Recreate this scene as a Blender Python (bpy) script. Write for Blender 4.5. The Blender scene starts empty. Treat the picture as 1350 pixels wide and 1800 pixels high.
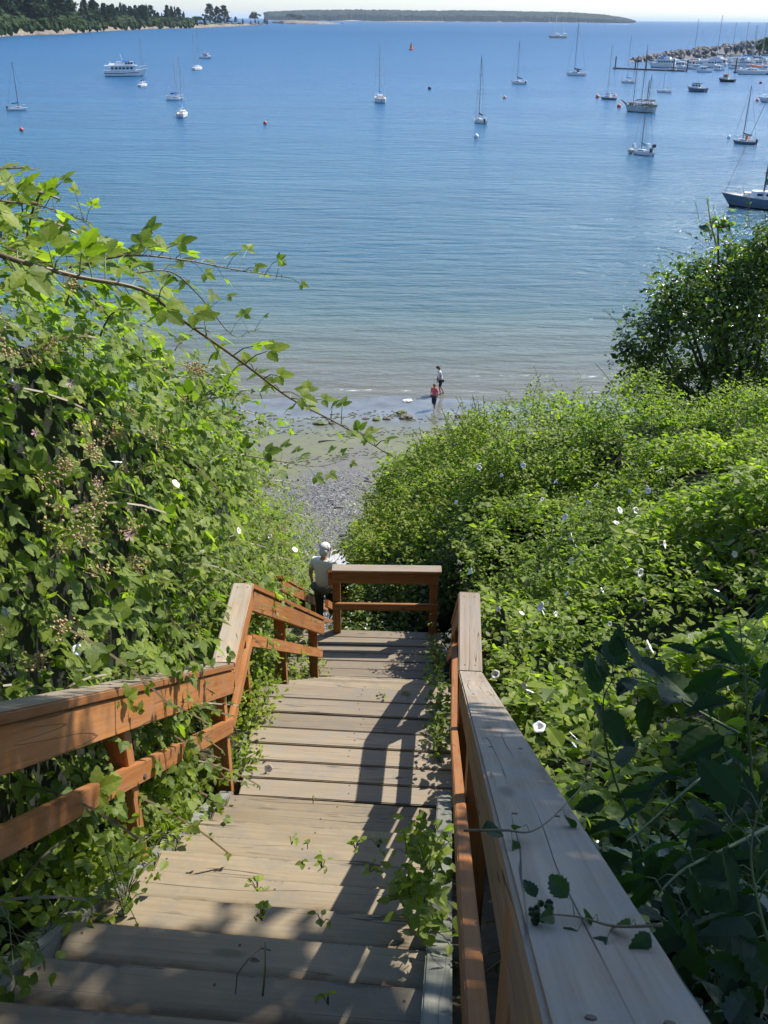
import bpy, bmesh, math, random
import numpy as np
from mathutils import Vector, Matrix

# ------------------------------------------------------------------ camera, light, exposure
E = 18.4                                   # eye height above the water
F = 1700.0                                 # focal length in pixels of a 1350x1800 picture
PITCH = math.atan(867.0 / F)
ROLL = math.radians(0.4)
S = bpy.context.scene
COL = S.collection
cam_d = bpy.data.cameras.new('camera')
cam = bpy.data.objects.new('camera', cam_d)
COL.objects.link(cam)
fw = Vector((0, math.cos(PITCH), -math.sin(PITCH)))
rt = Vector((math.cos(ROLL), 0, 0)) + Vector((0, math.sin(PITCH), math.cos(PITCH))) * math.sin(ROLL)
rt.normalize()
up = rt.cross(fw)
cam.matrix_world = Matrix(((rt.x, up.x, -fw.x, 0), (rt.y, up.y, -fw.y, 0), (rt.z, up.z, -fw.z, E), (0, 0, 0, 1)))
cam_d.sensor_fit = 'VERTICAL'
cam_d.angle_y = 2 * math.atan(900.0 / F)
cam_d.clip_start = 0.05
cam_d.clip_end = 120000
cam_d.dof.use_dof = True
cam_d.dof.focus_distance = 7.0
cam_d.dof.aperture_fstop = 5.6
cam_d.sensor_height = 7.6
cam_d.angle_y = 2 * math.atan(900.0 / F)
S.camera = cam

SUN = Vector((0.70, 0.50, 1.0)).normalized()
sun_el = math.asin(SUN.z)
W = bpy.data.worlds.new("World")
S.world = W
W.use_nodes = True
wn = W.node_tree
bg = wn.nodes['Background']
sky = wn.nodes.new('ShaderNodeTexSky')
sky.sky_type = 'NISHITA'
sky.sun_disc = False
sky.sun_elevation = sun_el
sky.sun_rotation = math.atan2(SUN.x, SUN.y)
sky.air_density = 1.0
sky.dust_density = 0.6
sky.ozone_density = 1.6
tint = wn.nodes.new('ShaderNodeMix'); tint.data_type = 'RGBA'; tint.blend_type = 'MULTIPLY'
tint.inputs[0].default_value = 1.0; tint.inputs[7].default_value = (.87, .97, 1.18, 1)
wn.links.new(sky.outputs[0], tint.inputs[6]); wn.links.new(tint.outputs[2], bg.inputs[0])
bg.inputs[1].default_value = 0.13
sl = bpy.data.lights.new('sun', 'SUN')
sl.energy = 5.0
sl.angle = math.radians(0.55)
sl.color = (1.0, 0.95, 0.87)
so = bpy.data.objects.new('sun', sl)
COL.objects.link(so)
so.location = (20, 15, 60)
so.rotation_euler = (-SUN).to_track_quat('-Z', 'Y').to_euler()
S.view_settings.view_transform = 'Standard'
S.view_settings.look = 'None'
S.view_settings.gamma = 1
S.view_settings.exposure = 0.5
S.view_settings.use_curve_mapping = False
S.cycles.max_bounces = 8
S.cycles.transparent_max_bounces = 6
S.cycles.transmission_bounces = 4
S.cycles.volume_bounces = 0
S.cycles.caustics_reflective = False
S.cycles.caustics_refractive = False

# ------------------------------------------------------------------ helpers
rng = np.random.default_rng(7)
rd = random.Random(11)

def ray(px, py):
    d = fw * F + rt * (px - 675.0) + up * (900.0 - py)
    return d

def at_z(px, py, z):
    "point seen at the picture position on the level z (world)"
    d = ray(px, py)
    t = (z - E) / d.z
    return Vector((d.x * t, d.y * t, z))

def at_y(px, py, y):
    d = ray(px, py)
    t = y / d.y
    return Vector((d.x * t, y, E + d.z * t))

def top_z(px, py, P):
    "height of something standing at P whose top shows at row py"
    d = ray(px, py)
    t = math.hypot(P.x, P.y) / math.hypot(d.x, d.y)
    return E + d.z * t

def R_(y):          # relative to eye -> world
    return y + E

WM = {}             # world matrices of things

def props(o, label=None, cat=None, group=None, kind=None):
    if label: o['label'] = label
    if cat: o['category'] = cat
    if group: o['group'] = group
    if kind: o['kind'] = kind
    return o

def thing(name, label, cat, loc, rz=0.0, group=None, scale=1.0):
    o = bpy.data.objects.new(name, None)
    o.empty_display_size = 0.2
    COL.objects.link(o)
    o.location = loc
    o.rotation_euler = (0, 0, rz)
    o.scale = (scale, scale, scale)
    WM[o.name] = Matrix.Translation(Vector(loc)) @ Matrix.Rotation(rz, 4, 'Z') @ Matrix.Scale(scale, 4)
    return props(o, label, cat, group)

def link(name, mesh, mat=None, parent=None, M=None, world=False):
    """links a mesh; M is local to parent unless world=True"""
    o = bpy.data.objects.new(name, mesh)
    COL.objects.link(o)
    if mat is not None and not mesh.materials:
        for m in (mat if isinstance(mat, (list, tuple)) else [mat]):
            mesh.materials.append(m)
    M = M or Matrix.Identity(4)
    if parent is not None:
        o.parent = parent
        PW = WM[parent.name]
        if world:
            M = PW.inverted() @ M
        WM[o.name] = PW @ M
    else:
        WM[o.name] = M
    o.matrix_basis = M
    return o

def mesh_np(name, V, T, mat_idx=None, smooth=False):
    m = bpy.data.meshes.new(name)
    V = np.asarray(V, dtype=np.float32); T = np.asarray(T, dtype=np.int32)
    m.vertices.add(len(V)); m.vertices.foreach_set('co', V.ravel())
    m.loops.add(T.size); m.loops.foreach_set('vertex_index', T.ravel())
    m.polygons.add(len(T))
    k = T.shape[1]
    m.polygons.foreach_set('loop_start', np.arange(0, T.size, k, dtype=np.int32))
    if mat_idx is not None:
        m.polygons.foreach_set('material_index', np.asarray(mat_idx, dtype=np.int32))
    m.polygons.foreach_set('use_smooth', np.full(len(T), smooth, dtype=bool))
    m.update(calc_edges=True)
    return m

def mesh_py(name, V, Fc, smooth=False):
    m = bpy.data.meshes.new(name)
    m.from_pydata([tuple(v) for v in V], [], Fc)
    if smooth:
        m.polygons.foreach_set('use_smooth', [True] * len(m.polygons))
    m.update()
    return m

class MB:
    "collects simple solids into one mesh"
    def __init__(s): s.V = []; s.F = []
    def add(s, V, Fc):
        n = len(s.V); s.V += [Vector(v) for v in V]; s.F += [tuple(i + n for i in f) for f in Fc]; return s
    def box(s, c, size, rz=0.0, taper=1.0):
        x, y, z = [q / 2 for q in size]; cx, cy, cz = c
        V = []
        for sz in (-1, 1):
            t = 1 if sz < 0 else taper
            for a, b in ((-1, -1), (1, -1), (1, 1), (-1, 1)):
                X, Y = a * x * t, b * y * t
                V.append((cx + X * math.cos(rz) - Y * math.sin(rz), cy + X * math.sin(rz) + Y * math.cos(rz), cz + sz * z))
        return s.add(V, [(3, 2, 1, 0), (4, 5, 6, 7), (0, 1, 5, 4), (1, 2, 6, 5), (2, 3, 7, 6), (3, 0, 4, 7)])
    def tube(s, pts, r, n=6, cap=True):
        pts = [Vector(p) for p in pts]
        rs = r if isinstance(r, (list, tuple)) else [r] * len(pts)
        V = []; Fc = []
        for i, p in enumerate(pts):
            d = (pts[min(i + 1, len(pts) - 1)] - pts[max(i - 1, 0)])
            if d.length < 1e-9: d = Vector((0, 0, 1))
            d.normalize()
            a = d.cross(Vector((0, 0, 1)) if abs(d.z) < .95 else Vector((1, 0, 0))).normalized()
            b = d.cross(a)
            for k in range(n):
                t = 2 * math.pi * k / n
                V.append(p + (a * math.cos(t) + b * math.sin(t)) * rs[i])
        for i in range(len(pts) - 1):
            for k in range(n):
                Fc.append((i * n + k, i * n + (k + 1) % n, (i + 1) * n + (k + 1) % n, (i + 1) * n + k))
        if cap:
            Fc.append(tuple(range(n - 1, -1, -1))); Fc.append(tuple((len(pts) - 1) * n + k for k in range(n)))
        return s.add(V, Fc)
    def ball(s, c, r, nu=8, nv=6, sq=(1, 1, 1), jit=0.0):
        V = [(c[0], c[1], c[2] + r * sq[2])]; Fc = []
        for i in range(1, nv):
            ph = math.pi * i / nv
            for k in range(nu):
                th = 2 * math.pi * k / nu
                j = 1 + rd.uniform(-jit, jit)
                V.append((c[0] + r * sq[0] * j * math.sin(ph) * math.cos(th), c[1] + r * sq[1] * j * math.sin(ph) * math.sin(th), c[2] + r * sq[2] * j * math.cos(ph)))
        V.append((c[0], c[1], c[2] - r * sq[2]))
        for k in range(nu):
            Fc.append((0, 1 + k, 1 + (k + 1) % nu))
            Fc.append((len(V) - 1, len(V) - 1 - nu + (k + 1) % nu, len(V) - 1 - nu + k))
        for i in range(nv - 2):
            for k in range(nu):
                a = 1 + i * nu
                Fc.append((a + k, a + nu + k, a + nu + (k + 1) % nu, a + (k + 1) % nu))
        return s.add(V, Fc)
    def build(s, name, mat, parent=None, smooth=False, M=None):
        return link(name, mesh_py(name, s.V, s.F, smooth), mat, parent, M)

# ---- value noise
_H = rng.random((64, 64, 64)).astype(np.float32)
def vnoise(P, sc=1.0):
    Q = np.asarray(P, dtype=np.float64) * sc + 100.0
    I = np.floor(Q).astype(int); f = Q - I; f = f * f * (3 - 2 * f)
    r = 0
    for dx in (0, 1):
        for dy in (0, 1):
            for dz in (0, 1):
                w = (f[:, 0] if dx else 1 - f[:, 0]) * (f[:, 1] if dy else 1 - f[:, 1]) * (f[:, 2] if dz else 1 - f[:, 2])
                r = r + w * _H[(I[:, 0] + dx) % 64, (I[:, 1] + dy) % 64, (I[:, 2] + dz) % 64]
    return r * 2 - 1

# ------------------------------------------------------------------ materials
def new_mat(name):
    m = bpy.data.materials.new(name); m.use_nodes = True
    return m, m.node_tree, m.node_tree.nodes['Principled BSDF']

def N(nt, t, **kw):
    n = nt.nodes.new(t)
    for k, v in kw.items():
        if k in n.inputs: n.inputs[k].default_value = v
        else: setattr(n, k, v)
    return n

def ramp(nt, fac, stops):
    r = nt.nodes.new('ShaderNodeValToRGB')
    el = r.color_ramp.elements
    while len(el) > 1: el.remove(el[-1])
    el[0].position = stops[0][0]; el[0].color = (*stops[0][1], 1)
    for p, c in stops[1:]:
        e = el.new(p); e.color = (*c, 1)
    nt.links.new(fac, r.inputs[0])
    return r.outputs[0]

def fval(nt, op, a, b=None, c=None):
    n = nt.nodes.new('ShaderNodeMath'); n.operation = op
    for i, v in enumerate((a, b, c)):
        if v is None: continue
        if isinstance(v, (int, float)): n.inputs[i].default_value = v
        else: nt.links.new(v, n.inputs[i])
    return n.outputs[0]

def cmix(nt, f, a, b, mode='MIX'):
    n = nt.nodes.new('ShaderNodeMix'); n.data_type = 'RGBA'; n.blend_type = mode
    for i, v in ((0, f), (6, a), (7, b)):
        if isinstance(v, (int, float)): n.inputs[i].default_value = v
        elif isinstance(v, tuple): n.inputs[i].default_value = (*v, 1)
        else: nt.links.new(v, n.inputs[i])
    return n.outputs[2]

def plain(name, col, rough=0.5, noise=0.12, sc=6.0, metal=0.0, bump=0.0):
    m, nt, p = new_mat(name)
    tc = N(nt, 'ShaderNodeTexCoord')
    nz = N(nt, 'ShaderNodeTexNoise', Scale=sc, Detail=5.0)
    nt.links.new(tc.outputs['Object'], nz.inputs[0])
    c = ramp(nt, nz.outputs[0], [(0.3, tuple(v * (1 - noise * 1.6) for v in col)), (0.65, tuple(min(1, v * (1 + noise)) for v in col))])
    nt.links.new(c, p.inputs['Base Color'])
    p.inputs['Roughness'].default_value = rough
    p.inputs['Metallic'].default_value = metal
    if bump:
        b = N(nt, 'ShaderNodeBump', Strength=bump, Distance=0.02)
        nt.links.new(nz.outputs[0], b.inputs['Height']); nt.links.new(b.outputs[0], p.inputs['Normal'])
    return m

def wood(name, dark, mid, light, crack=0.6, grey=None, rough=0.75, bump=0.35, ao_dirt=False):
    m, nt, p = new_mat(name)
    tc = N(nt, 'ShaderNodeTexCoord'); oi = N(nt, 'ShaderNodeObjectInfo')
    off = fval(nt, 'MULTIPLY', oi.outputs['Random'], 37.0)
    cx = N(nt, 'ShaderNodeCombineXYZ')
    for i in range(3): nt.links.new(off, cx.inputs[i])
    va = N(nt, 'ShaderNodeVectorMath', operation='ADD')
    nt.links.new(tc.outputs['Object'], va.inputs[0]); nt.links.new(cx.outputs[0], va.inputs[1])
    V = va.outputs[0]
    def mp(sc):
        n = N(nt, 'ShaderNodeMapping'); n.inputs['Scale'].default_value = sc
        nt.links.new(V, n.inputs[0]); return n.outputs[0]
    g = N(nt, 'ShaderNodeTexNoise', Scale=1.0, Detail=6.0, Roughness=0.65, Distortion=0.4)
    nt.links.new(mp((1.6, 55, 40)), g.inputs[0])
    big = N(nt, 'ShaderNodeTexNoise', Scale=1.0, Detail=3.0)
    nt.links.new(mp((1.3, 5, 5)), big.inputs[0])
    blot = N(nt, 'ShaderNodeTexNoise', Scale=1.0, Detail=6.0, Roughness=0.7)
    nt.links.new(mp((7, 9, 9)), blot.inputs[0])
    f = fval(nt, 'ADD', fval(nt, 'MULTIPLY', g.outputs[0], 0.6), fval(nt, 'MULTIPLY', big.outputs[0], 0.4))
    c = ramp(nt, f, [(0.33, dark), (0.5, mid), (0.66, light)])
    if grey:
        c = cmix(nt, ramp(nt, blot.outputs[0], [(0.45, (0, 0, 0)), (0.7, (1, 1, 1))]), c, grey)
    # knots
    vo = N(nt, 'ShaderNodeTexVoronoi', Scale=1.0); nt.links.new(mp((1.7, 6.5, 6.5)), vo.inputs[0])
    kn = ramp(nt, vo.outputs['Distance'], [(0.0, (1, 1, 1)), (0.07, (0.8, 0.8, 0.8)), (0.13, (0, 0, 0))])
    c = cmix(nt, fval(nt, 'MULTIPLY', kn, 0.55), c, tuple(v * 0.35 for v in dark))
    # checks along the grain
    cr = N(nt, 'ShaderNodeTexNoise', Scale=1.0, Detail=2.5, Distortion=0.2); nt.links.new(mp((0.55, 11, 9)), cr.inputs[0])
    d = fval(nt, 'ABSOLUTE', fval(nt, 'SUBTRACT', cr.outputs[0], 0.5))
    ck = ramp(nt, d, [(0.0, (1, 1, 1)), (0.004, (1, 1, 1)), (0.009, (0, 0, 0))])
    brk = ramp(nt, big.outputs[0], [(0.48, (0, 0, 0)), (0.56, (1, 1, 1))])
    ckm = fval(nt, 'MULTIPLY', fval(nt, 'MULTIPLY', ck, brk), crack)
    c = cmix(nt, ckm, c, (0.02, 0.015, 0.01))
    if ao_dirt:  # AO-like shade painted into the colour as dirt at tread back and nose
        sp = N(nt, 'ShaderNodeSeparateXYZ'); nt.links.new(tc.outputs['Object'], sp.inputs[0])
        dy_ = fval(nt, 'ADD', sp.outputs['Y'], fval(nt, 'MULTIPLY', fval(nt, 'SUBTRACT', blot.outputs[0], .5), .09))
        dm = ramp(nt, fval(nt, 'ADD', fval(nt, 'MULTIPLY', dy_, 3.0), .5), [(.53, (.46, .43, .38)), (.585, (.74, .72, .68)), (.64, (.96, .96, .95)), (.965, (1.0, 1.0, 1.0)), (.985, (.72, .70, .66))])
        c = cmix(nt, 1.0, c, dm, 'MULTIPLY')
    vary = fval(nt, 'ADD', 0.76, fval(nt, 'MULTIPLY', oi.outputs['Random'], 0.38))
    hs = N(nt, 'ShaderNodeHueSaturation'); nt.links.new(vary, hs.inputs['Value']); nt.links.new(c, hs.inputs['Color'])
    nt.links.new(hs.outputs[0], p.inputs['Base Color'])
    p.inputs['Roughness'].default_value = rough
    p.inputs['Specular IOR Level'].default_value = 0.3
    h = fval(nt, 'SUBTRACT', g.outputs[0], fval(nt, 'MULTIPLY', ckm, 1.6))
    b = N(nt, 'ShaderNodeBump', Strength=bump, Distance=0.004)
    nt.links.new(h, b.inputs['Height']); nt.links.new(b.outputs[0], p.inputs['Normal'])
    return m

def leafmat(name, stops, trans=0.48, rough=0.5, spec=0.3, tcol=(1.7, 2.1, 0.6)):
    m, nt, p = new_mat(name)
    oi = N(nt, 'ShaderNodeObjectInfo'); ge = N(nt, 'ShaderNodeNewGeometry'); tc = N(nt, 'ShaderNodeTexCoord')
    f = fval(nt, 'FRACT', fval(nt, 'ADD', ge.outputs['Random Per Island'], oi.outputs['Random']))
    nz = N(nt, 'ShaderNodeTexNoise', Scale=1.1, Detail=3.0)
    nt.links.new(ge.outputs['Position'], nz.inputs[0])
    f2 = fval(nt, 'ADD', fval(nt, 'MULTIPLY', f, 0.62), fval(nt, 'MULTIPLY', fval(nt, 'SUBTRACT', nz.outputs[0], 0.3), 0.95))
    c = ramp(nt, f2, stops)
    fine = N(nt, 'ShaderNodeTexNoise', Scale=90.0, Detail=2.0); nt.links.new(ge.outputs['Position'], fine.inputs[0])
    c = cmix(nt, 0.35, c, ramp(nt, fine.outputs[0], [(0.3, (0.5, 0.5, 0.5)), (0.7, (1.0, 1.0, 1.0))]), 'MULTIPLY')
    nt.links.new(c, p.inputs['Base Color'])
    p.inputs['Roughness'].default_value = rough
    p.inputs['Specular IOR Level'].default_value = spec
    b = N(nt, 'ShaderNodeBump', Strength=0.25, Distance=0.004)
    nt.links.new(fine.outputs[0], b.inputs['Height']); nt.links.new(b.outputs[0], p.inputs['Normal'])
    tr = N(nt, 'ShaderNodeBsdfTranslucent')
    nt.links.new(cmix(nt, 1.0, c, tcol, 'MULTIPLY'), tr.inputs[0])
    mx = N(nt, 'ShaderNodeMixShader'); mx.inputs[0].default_value = trans
    nt.links.new(p.outputs[0], mx.inputs[1]); nt.links.new(tr.outputs[0], mx.inputs[2])
    nt.links.new(mx.outputs[0], nt.nodes['Material Output'].inputs[0])
    return m

M = {}
M['top'] = wood('weathered_wood', (.20, .15, .10), (.33, .255, .18), (.43, .34, .25), 0.9, (.30, .27, .23))
M['side'] = wood('stained_wood', (.23, .080, .022), (.37, .145, .042), (.47, .205, .07), 0.6, (.34, .17, .08), rough=.6, bump=.25)
M['rawside'] = wood('faded_wood', (.24, .13, .055), (.36, .21, .10), (.46, .29, .16), 0.9, (.30, .2, .12))
M['tread'] = wood('tread_wood', (.25, .185, .105), (.305, .24, .155), (.35, .28, .19), 0.7, (.23, .20, .15), ao_dirt=True)
M['plank'] = wood('plank_wood', (.23, .18, .12), (.285, .225, .155), (.33, .265, .185), 0.5, (.24, .215, .175))
M['string'] = wood('stringer_wood', (.13, .13, .10), (.21, .21, .17), (.28, .28, .23), 0.4, (.2, .2, .17))
M['leaf_a'] = leafmat('bramble_leaf', [(0.05, (.065, .10, .018)), (.3, (.125, .18, .028)), (.6, (.19, .25, .045)), (.85, (.27, .32, .08)), (1, (.36, .38, .15))])
M['leaf_y'] = leafmat('bright_leaf', [(0.0, (.11, .16, .02)), (.35, (.20, .26, .03)), (.65, (.28, .34, .046)), (.88, (.37, .41, .09)), (1, (.46, .40, .15))], trans=.5)
M['leaf_gold'] = leafmat('yellow_leaf', [(0.0, (.10, .16, .018)), (.35, (.20, .26, .028)), (.7, (.34, .34, .04)), (1, (.42, .32, .06))], trans=.5)
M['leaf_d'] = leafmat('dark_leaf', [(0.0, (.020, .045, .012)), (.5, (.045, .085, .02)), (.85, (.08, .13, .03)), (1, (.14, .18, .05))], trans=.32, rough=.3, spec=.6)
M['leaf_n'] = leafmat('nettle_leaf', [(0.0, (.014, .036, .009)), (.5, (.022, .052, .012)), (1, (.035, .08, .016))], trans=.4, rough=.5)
M['stem'] = plain('green_stem', (.10, .13, .035), .5)
M['cane'] = plain('bramble_cane_bark', (.13, .09, .035), .5)
M['bark'] = plain('bark', (.10, .075, .05), .9, .3, 12, bump=.6)
M['under'] = plain('thicket_shade', (.012, .016, .007), .95, .6, 14)  # near-black colour stands for the shade seen between leaves
M['berry'] = plain('unripe_berries', (.48, .34, .17), .6, .35, 60)
M['petal'] = plain('white_petals', (.82, .80, .78), .6, .04)
M['pink'] = plain('pink_petals', (.62, .36, .40), .6, .1)
M['stalk'] = plain('dry_stalk', (.52, .42, .16), .7)
M['dead'] = plain('dead_leaf', (.12, .075, .035), .8)

# ------------------------------------------------------------------ the ground
def prof(y):
    "level of the slope (relative to the eye) along the stairs, at tread height"
    y = np.asarray(y, dtype=float)
    return np.interp(y, [-60, -3, 0.2, 4.55, 5.6, 8.66, 9.65, 24.5, 34.0, 50.6, 120, 420, 900],
                     [-0.4, -1.3, -1.42, -4.31, -4.31, -6.59, -6.59, -16.55, -17.45, -18.4, -20.6, -26, -28])

def ground_z(x, y):
    x = np.asarray(x, dtype=float); y = np.asarray(y, dtype=float)
    z = prof(y) - 0.42 * np.clip((26 - y) / 2, 0, 1)
    slope = np.clip((25 - y) / 4, 0, 1)
    z = z + slope * 0.12 * np.clip(np.abs(x + .2) - 1.2, 0, 12)
    P = np.stack([x, y, 0 * x], 1)
    z = z + vnoise(P, .35) * .12 * slope + vnoise(P, .9) * .035
    z = z + vnoise(P, .12) * .09 * np.clip((y - 26) / 6, 0, 1)
    return z + E

gy = np.concatenate([np.linspace(-40, -2, 12), np.linspace(-1.5, 27, 90), np.linspace(27.3, 58, 150), np.linspace(60, 900, 30)])
gx = np.concatenate([np.linspace(-300, -22, 20), np.linspace(-20, 20, 130), np.linspace(22, 300, 20)])
GX, GY = np.meshgrid(gx, gy)
gz = ground_z(GX.ravel(), GY.ravel())
V = np.stack([GX.ravel(), GY.ravel(), gz], 1)
nx, ny = len(gx), len(gy)
idx = np.arange(nx * ny).reshape(ny, nx)
T = np.concatenate([np.stack([idx[:-1, :-1], idx[:-1, 1:], idx[1:, 1:]], -1).reshape(-1, 3), np.stack([idx[:-1, :-1], idx[1:, 1:], idx[1:, :-1]], -1).reshape(-1, 3)])
m, nt, p = new_mat('shore_ground')
geo = N(nt, 'ShaderNodeNewGeometry'); sx = N(nt, 'ShaderNodeSeparateXYZ'); nt.links.new(geo.outputs['Position'], sx.inputs[0])
n1 = N(nt, 'ShaderNodeTexNoise', Scale=0.22, Detail=5.0, Roughness=.6); nt.links.new(geo.outputs['Position'], n1.inputs[0])
n2 = N(nt, 'ShaderNodeTexNoise', Scale=1.6, Detail=6.0, Roughness=.65); nt.links.new(geo.outputs['Position'], n2.inputs[0])
n3 = N(nt, 'ShaderNodeTexNoise', Scale=26.0, Detail=4.0, Roughness=.7); nt.links.new(geo.outputs['Position'], n3.inputs[0])
vor = N(nt, 'ShaderNodeTexVoronoi', Scale=11.0); nt.links.new(geo.outputs['Position'], vor.inputs[0])
grav = ramp(nt, vor.outputs['Color'], [(0.0, (.06, .058, .055)), (.45, (.13, .125, .115)), (.8, (.21, .20, .18)), (1, (.42, .40, .36))])
grav = cmix(nt, .5, grav, ramp(nt, n3.outputs[0], [(.3, (.4, .4, .4)), (.7, (1, 1, 1))]), 'MULTIPLY')
sand = ramp(nt, n2.outputs[0], [(.3, (.11, .108, .085)), (.7, (.17, .165, .135))])
yy = fval(nt, 'ADD', sx.outputs['Y'], fval(nt, 'MULTIPLY', fval(nt, 'SUBTRACT', n1.outputs[0], .5), 9.0))
tflat = ramp(nt, fval(nt, 'DIVIDE', fval(nt, 'SUBTRACT', yy, 35.5), 3.5), [(0, (0, 0, 0)), (1, (1, 1, 1))])
c = cmix(nt, tflat, grav, sand)
algm = ramp(nt, fval(nt, 'ADD', fval(nt, 'MULTIPLY', n1.outputs[0], .55), fval(nt, 'MULTIPLY', n2.outputs[0], .5)), [(.46, (0, 0, 0)), (.56, (1, 1, 1))])
algz = ramp(nt, fval(nt, 'DIVIDE', yy, 60.0), [(.40, (.6, .6, .6)), (.53, (.35, .35, .35)), (.60, (.7, .7, .7)), (.73, (.6, .6, .6)), (.77, (0, 0, 0))])
c = cmix(nt, fval(nt, 'MULTIPLY', algm, algz), c, ramp(nt, n3.outputs[0], [(.3, (.09, .105, .03)), (.7, (.20, .215, .08))]))
bank = ramp(nt, sx.outputs['Y'], [(0, (1, 1, 1))])
soilm = ramp(nt, fval(nt, 'SUBTRACT', sx.outputs['Y'], 24.6), [(0, (1, 1, 1)), (1, (0, 0, 0))])
c = cmix(nt, soilm, c, ramp(nt, n2.outputs[0], [(.3, (.03, .024, .014)), (.7, (.07, .055, .03))]))
nt.links.new(c, p.inputs['Base Color'])
wet = ramp(nt, fval(nt, 'DIVIDE', fval(nt, 'SUBTRACT', yy, 43.0), 3.5), [(0, (.75, .75, .75)), (.5, (.34, .34, .34)), (1, (.16, .16, .16))])
nt.links.new(wet, p.inputs['Roughness'])
b = N(nt, 'ShaderNodeBump', Strength=.5, Distance=.03)
hh = cmix(nt, tflat, vor.outputs['Distance'], fval(nt, 'MULTIPLY', n3.outputs[0], .25))
nt.links.new(hh, b.inputs['Height']); nt.links.new(b.outputs[0], p.inputs['Normal'])
wb = ramp(nt, fval(nt, 'DIVIDE', fval(nt, 'SUBTRACT', yy, 43.0), 3.5), [(0, (.7, .7, .7)), (1, (.10, .10, .10))])
nt.links.new(wb, b.inputs['Strength'])
props(link('ground', mesh_np('ground', V, T, smooth=True), m), 'sloping bank, gravel beach and wet tidal sand', kind='structure')

# ------------------------------------------------------------------ the sea
m, nt, p = new_mat('sea_water')
geo = N(nt, 'ShaderNodeNewGeometry'); sx = N(nt, 'ShaderNodeSeparateXYZ'); nt.links.new(geo.outputs['Position'], sx.inputs[0])
def wmap(sc, rot=0.0):
    n = N(nt, 'ShaderNodeMapping'); n.inputs['Scale'].default_value = sc; n.inputs['Rotation'].default_value = (0, 0, rot)
    nt.links.new(geo.outputs['Position'], n.inputs[0]); return n.outputs[0]
big = N(nt, 'ShaderNodeTexNoise', Scale=1.0, Detail=4.0); nt.links.new(wmap((.006, .02, 1), .1), big.inputs[0])
slk = N(nt, 'ShaderNodeTexNoise', Scale=1.0, Detail=5.0, Roughness=.6, Distortion=.5); nt.links.new(wmap((.012, .045, 1), -.15), slk.inputs[0])
wv = N(nt, 'ShaderNodeTexNoise', Scale=1.0, Detail=5.0, Roughness=.55, Distortion=.3); nt.links.new(wmap((.17, .75, 1), .06), wv.inputs[0])
wv2 = N(nt, 'ShaderNodeTexNoise', Scale=1.0, Detail=4.0, Roughness=.6); nt.links.new(wmap((1.1, 2.6, 1), -.2), wv2.inputs[0])
# depth of water, from the shore out
yd = fval(nt, 'ADD', sx.outputs['Y'], fval(nt, 'MULTIPLY', fval(nt, 'SUBTRACT', big.outputs[0], .5), 14.0))
dep = fval(nt, 'DIVIDE', fval(nt, 'SUBTRACT', yd, 50.0), 260.0)
c = ramp(nt, dep, [(0, (.15, .135, .09)), (.03, (.115, .135, .11)), (.07, (.070, .130, .14)), (.14, (.036, .120, .175)), (.4, (.016, .105, .19)), (1, (.011, .09, .19))])
c = cmix(nt, .55, c, ramp(nt, slk.outputs[0], [(.34, (.55, .62, .70)), (.5, (.85, .88, .9)), (.68, (1.3, 1.25, 1.2))]), 'MULTIPLY')
foam_n = N(nt, 'ShaderNodeTexNoise', Scale=1.0, Detail=6.0, Roughness=.7); nt.links.new(wmap((.9, 2.6, 1), .03), foam_n.inputs[0])
ed = fval(nt, 'ADD', sx.outputs['Y'], fval(nt, 'MULTIPLY', fval(nt, 'SUBTRACT', N(nt, 'ShaderNodeTexNoise', Scale=.35, Detail=3.0).outputs[0], .5), 1.6))
def line(y0, w):
    d = fval(nt, 'DIVIDE', fval(nt, 'ABSOLUTE', fval(nt, 'SUBTRACT', yd2, y0)), w)
    return ramp(nt, d, [(0, (1, 1, 1)), (1, (0, 0, 0))])
wob = N(nt, 'ShaderNodeTexNoise', Scale=1.0, Detail=3.0); nt.links.new(wmap((.22, .22, 1)), wob.inputs[0])
yd2 = fval(nt, 'ADD', sx.outputs['Y'], fval(nt, 'MULTIPLY', fval(nt, 'SUBTRACT', wob.outputs[0], .5), 2.4))
fl = fval(nt, 'MAXIMUM', fval(nt, 'MULTIPLY', line(50.9, .14), .75), fval(nt, 'MULTIPLY', line(53.6, .2), .6))
fm = fval(nt, 'MULTIPLY', fl, ramp(nt, foam_n.outputs[0], [(.53, (0, 0, 0)), (.64, (1, 1, 1))]))
c = cmix(nt, fm, c, (.75, .77, .78))
nt.links.new(c, p.inputs['Base Color'])
p.inputs['IOR'].default_value = 1.333
rg = ramp(nt, fval(nt, 'DIVIDE', sx.outputs['Y'], 1500.0), [(0, (.12, .12, .12)), (.06, (.16, .16, .16)), (.11, (.22, .22, .22)), (.3, (.32, .32, .32)), (1, (.5, .5, .5))])
nt.links.new(cmix(nt, fm, rg, (.8, .8, .8)), p.inputs['Roughness'])
calm = ramp(nt, slk.outputs[0], [(.35, (.7, .7, .7)), (.65, (1.0, 1.0, 1.0))])
wv3 = N(nt, 'ShaderNodeTexNoise', Scale=1.0, Detail=3.0, Roughness=.6, Distortion=.4); nt.links.new(wmap((.035, .15, 1), .03), wv3.inputs[0])
h = fval(nt, 'ADD', fval(nt, 'ADD', fval(nt, 'MULTIPLY', wv.outputs[0], 1.0), fval(nt, 'MULTIPLY', wv2.outputs[0], .24)), fval(nt, 'MULTIPLY', wv3.outputs[0], .9))
shoal = ramp(nt, fval(nt, 'DIVIDE', fval(nt, 'SUBTRACT', sx.outputs['Y'], 49.0), 30.0), [(0, (.25, .25, .25)), (.4, (.7, .7, .7)), (1, (1, 1, 1))])
b = N(nt, 'ShaderNodeBump', Distance=1.0); nt.links.new(h, b.inputs['Height'])
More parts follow.
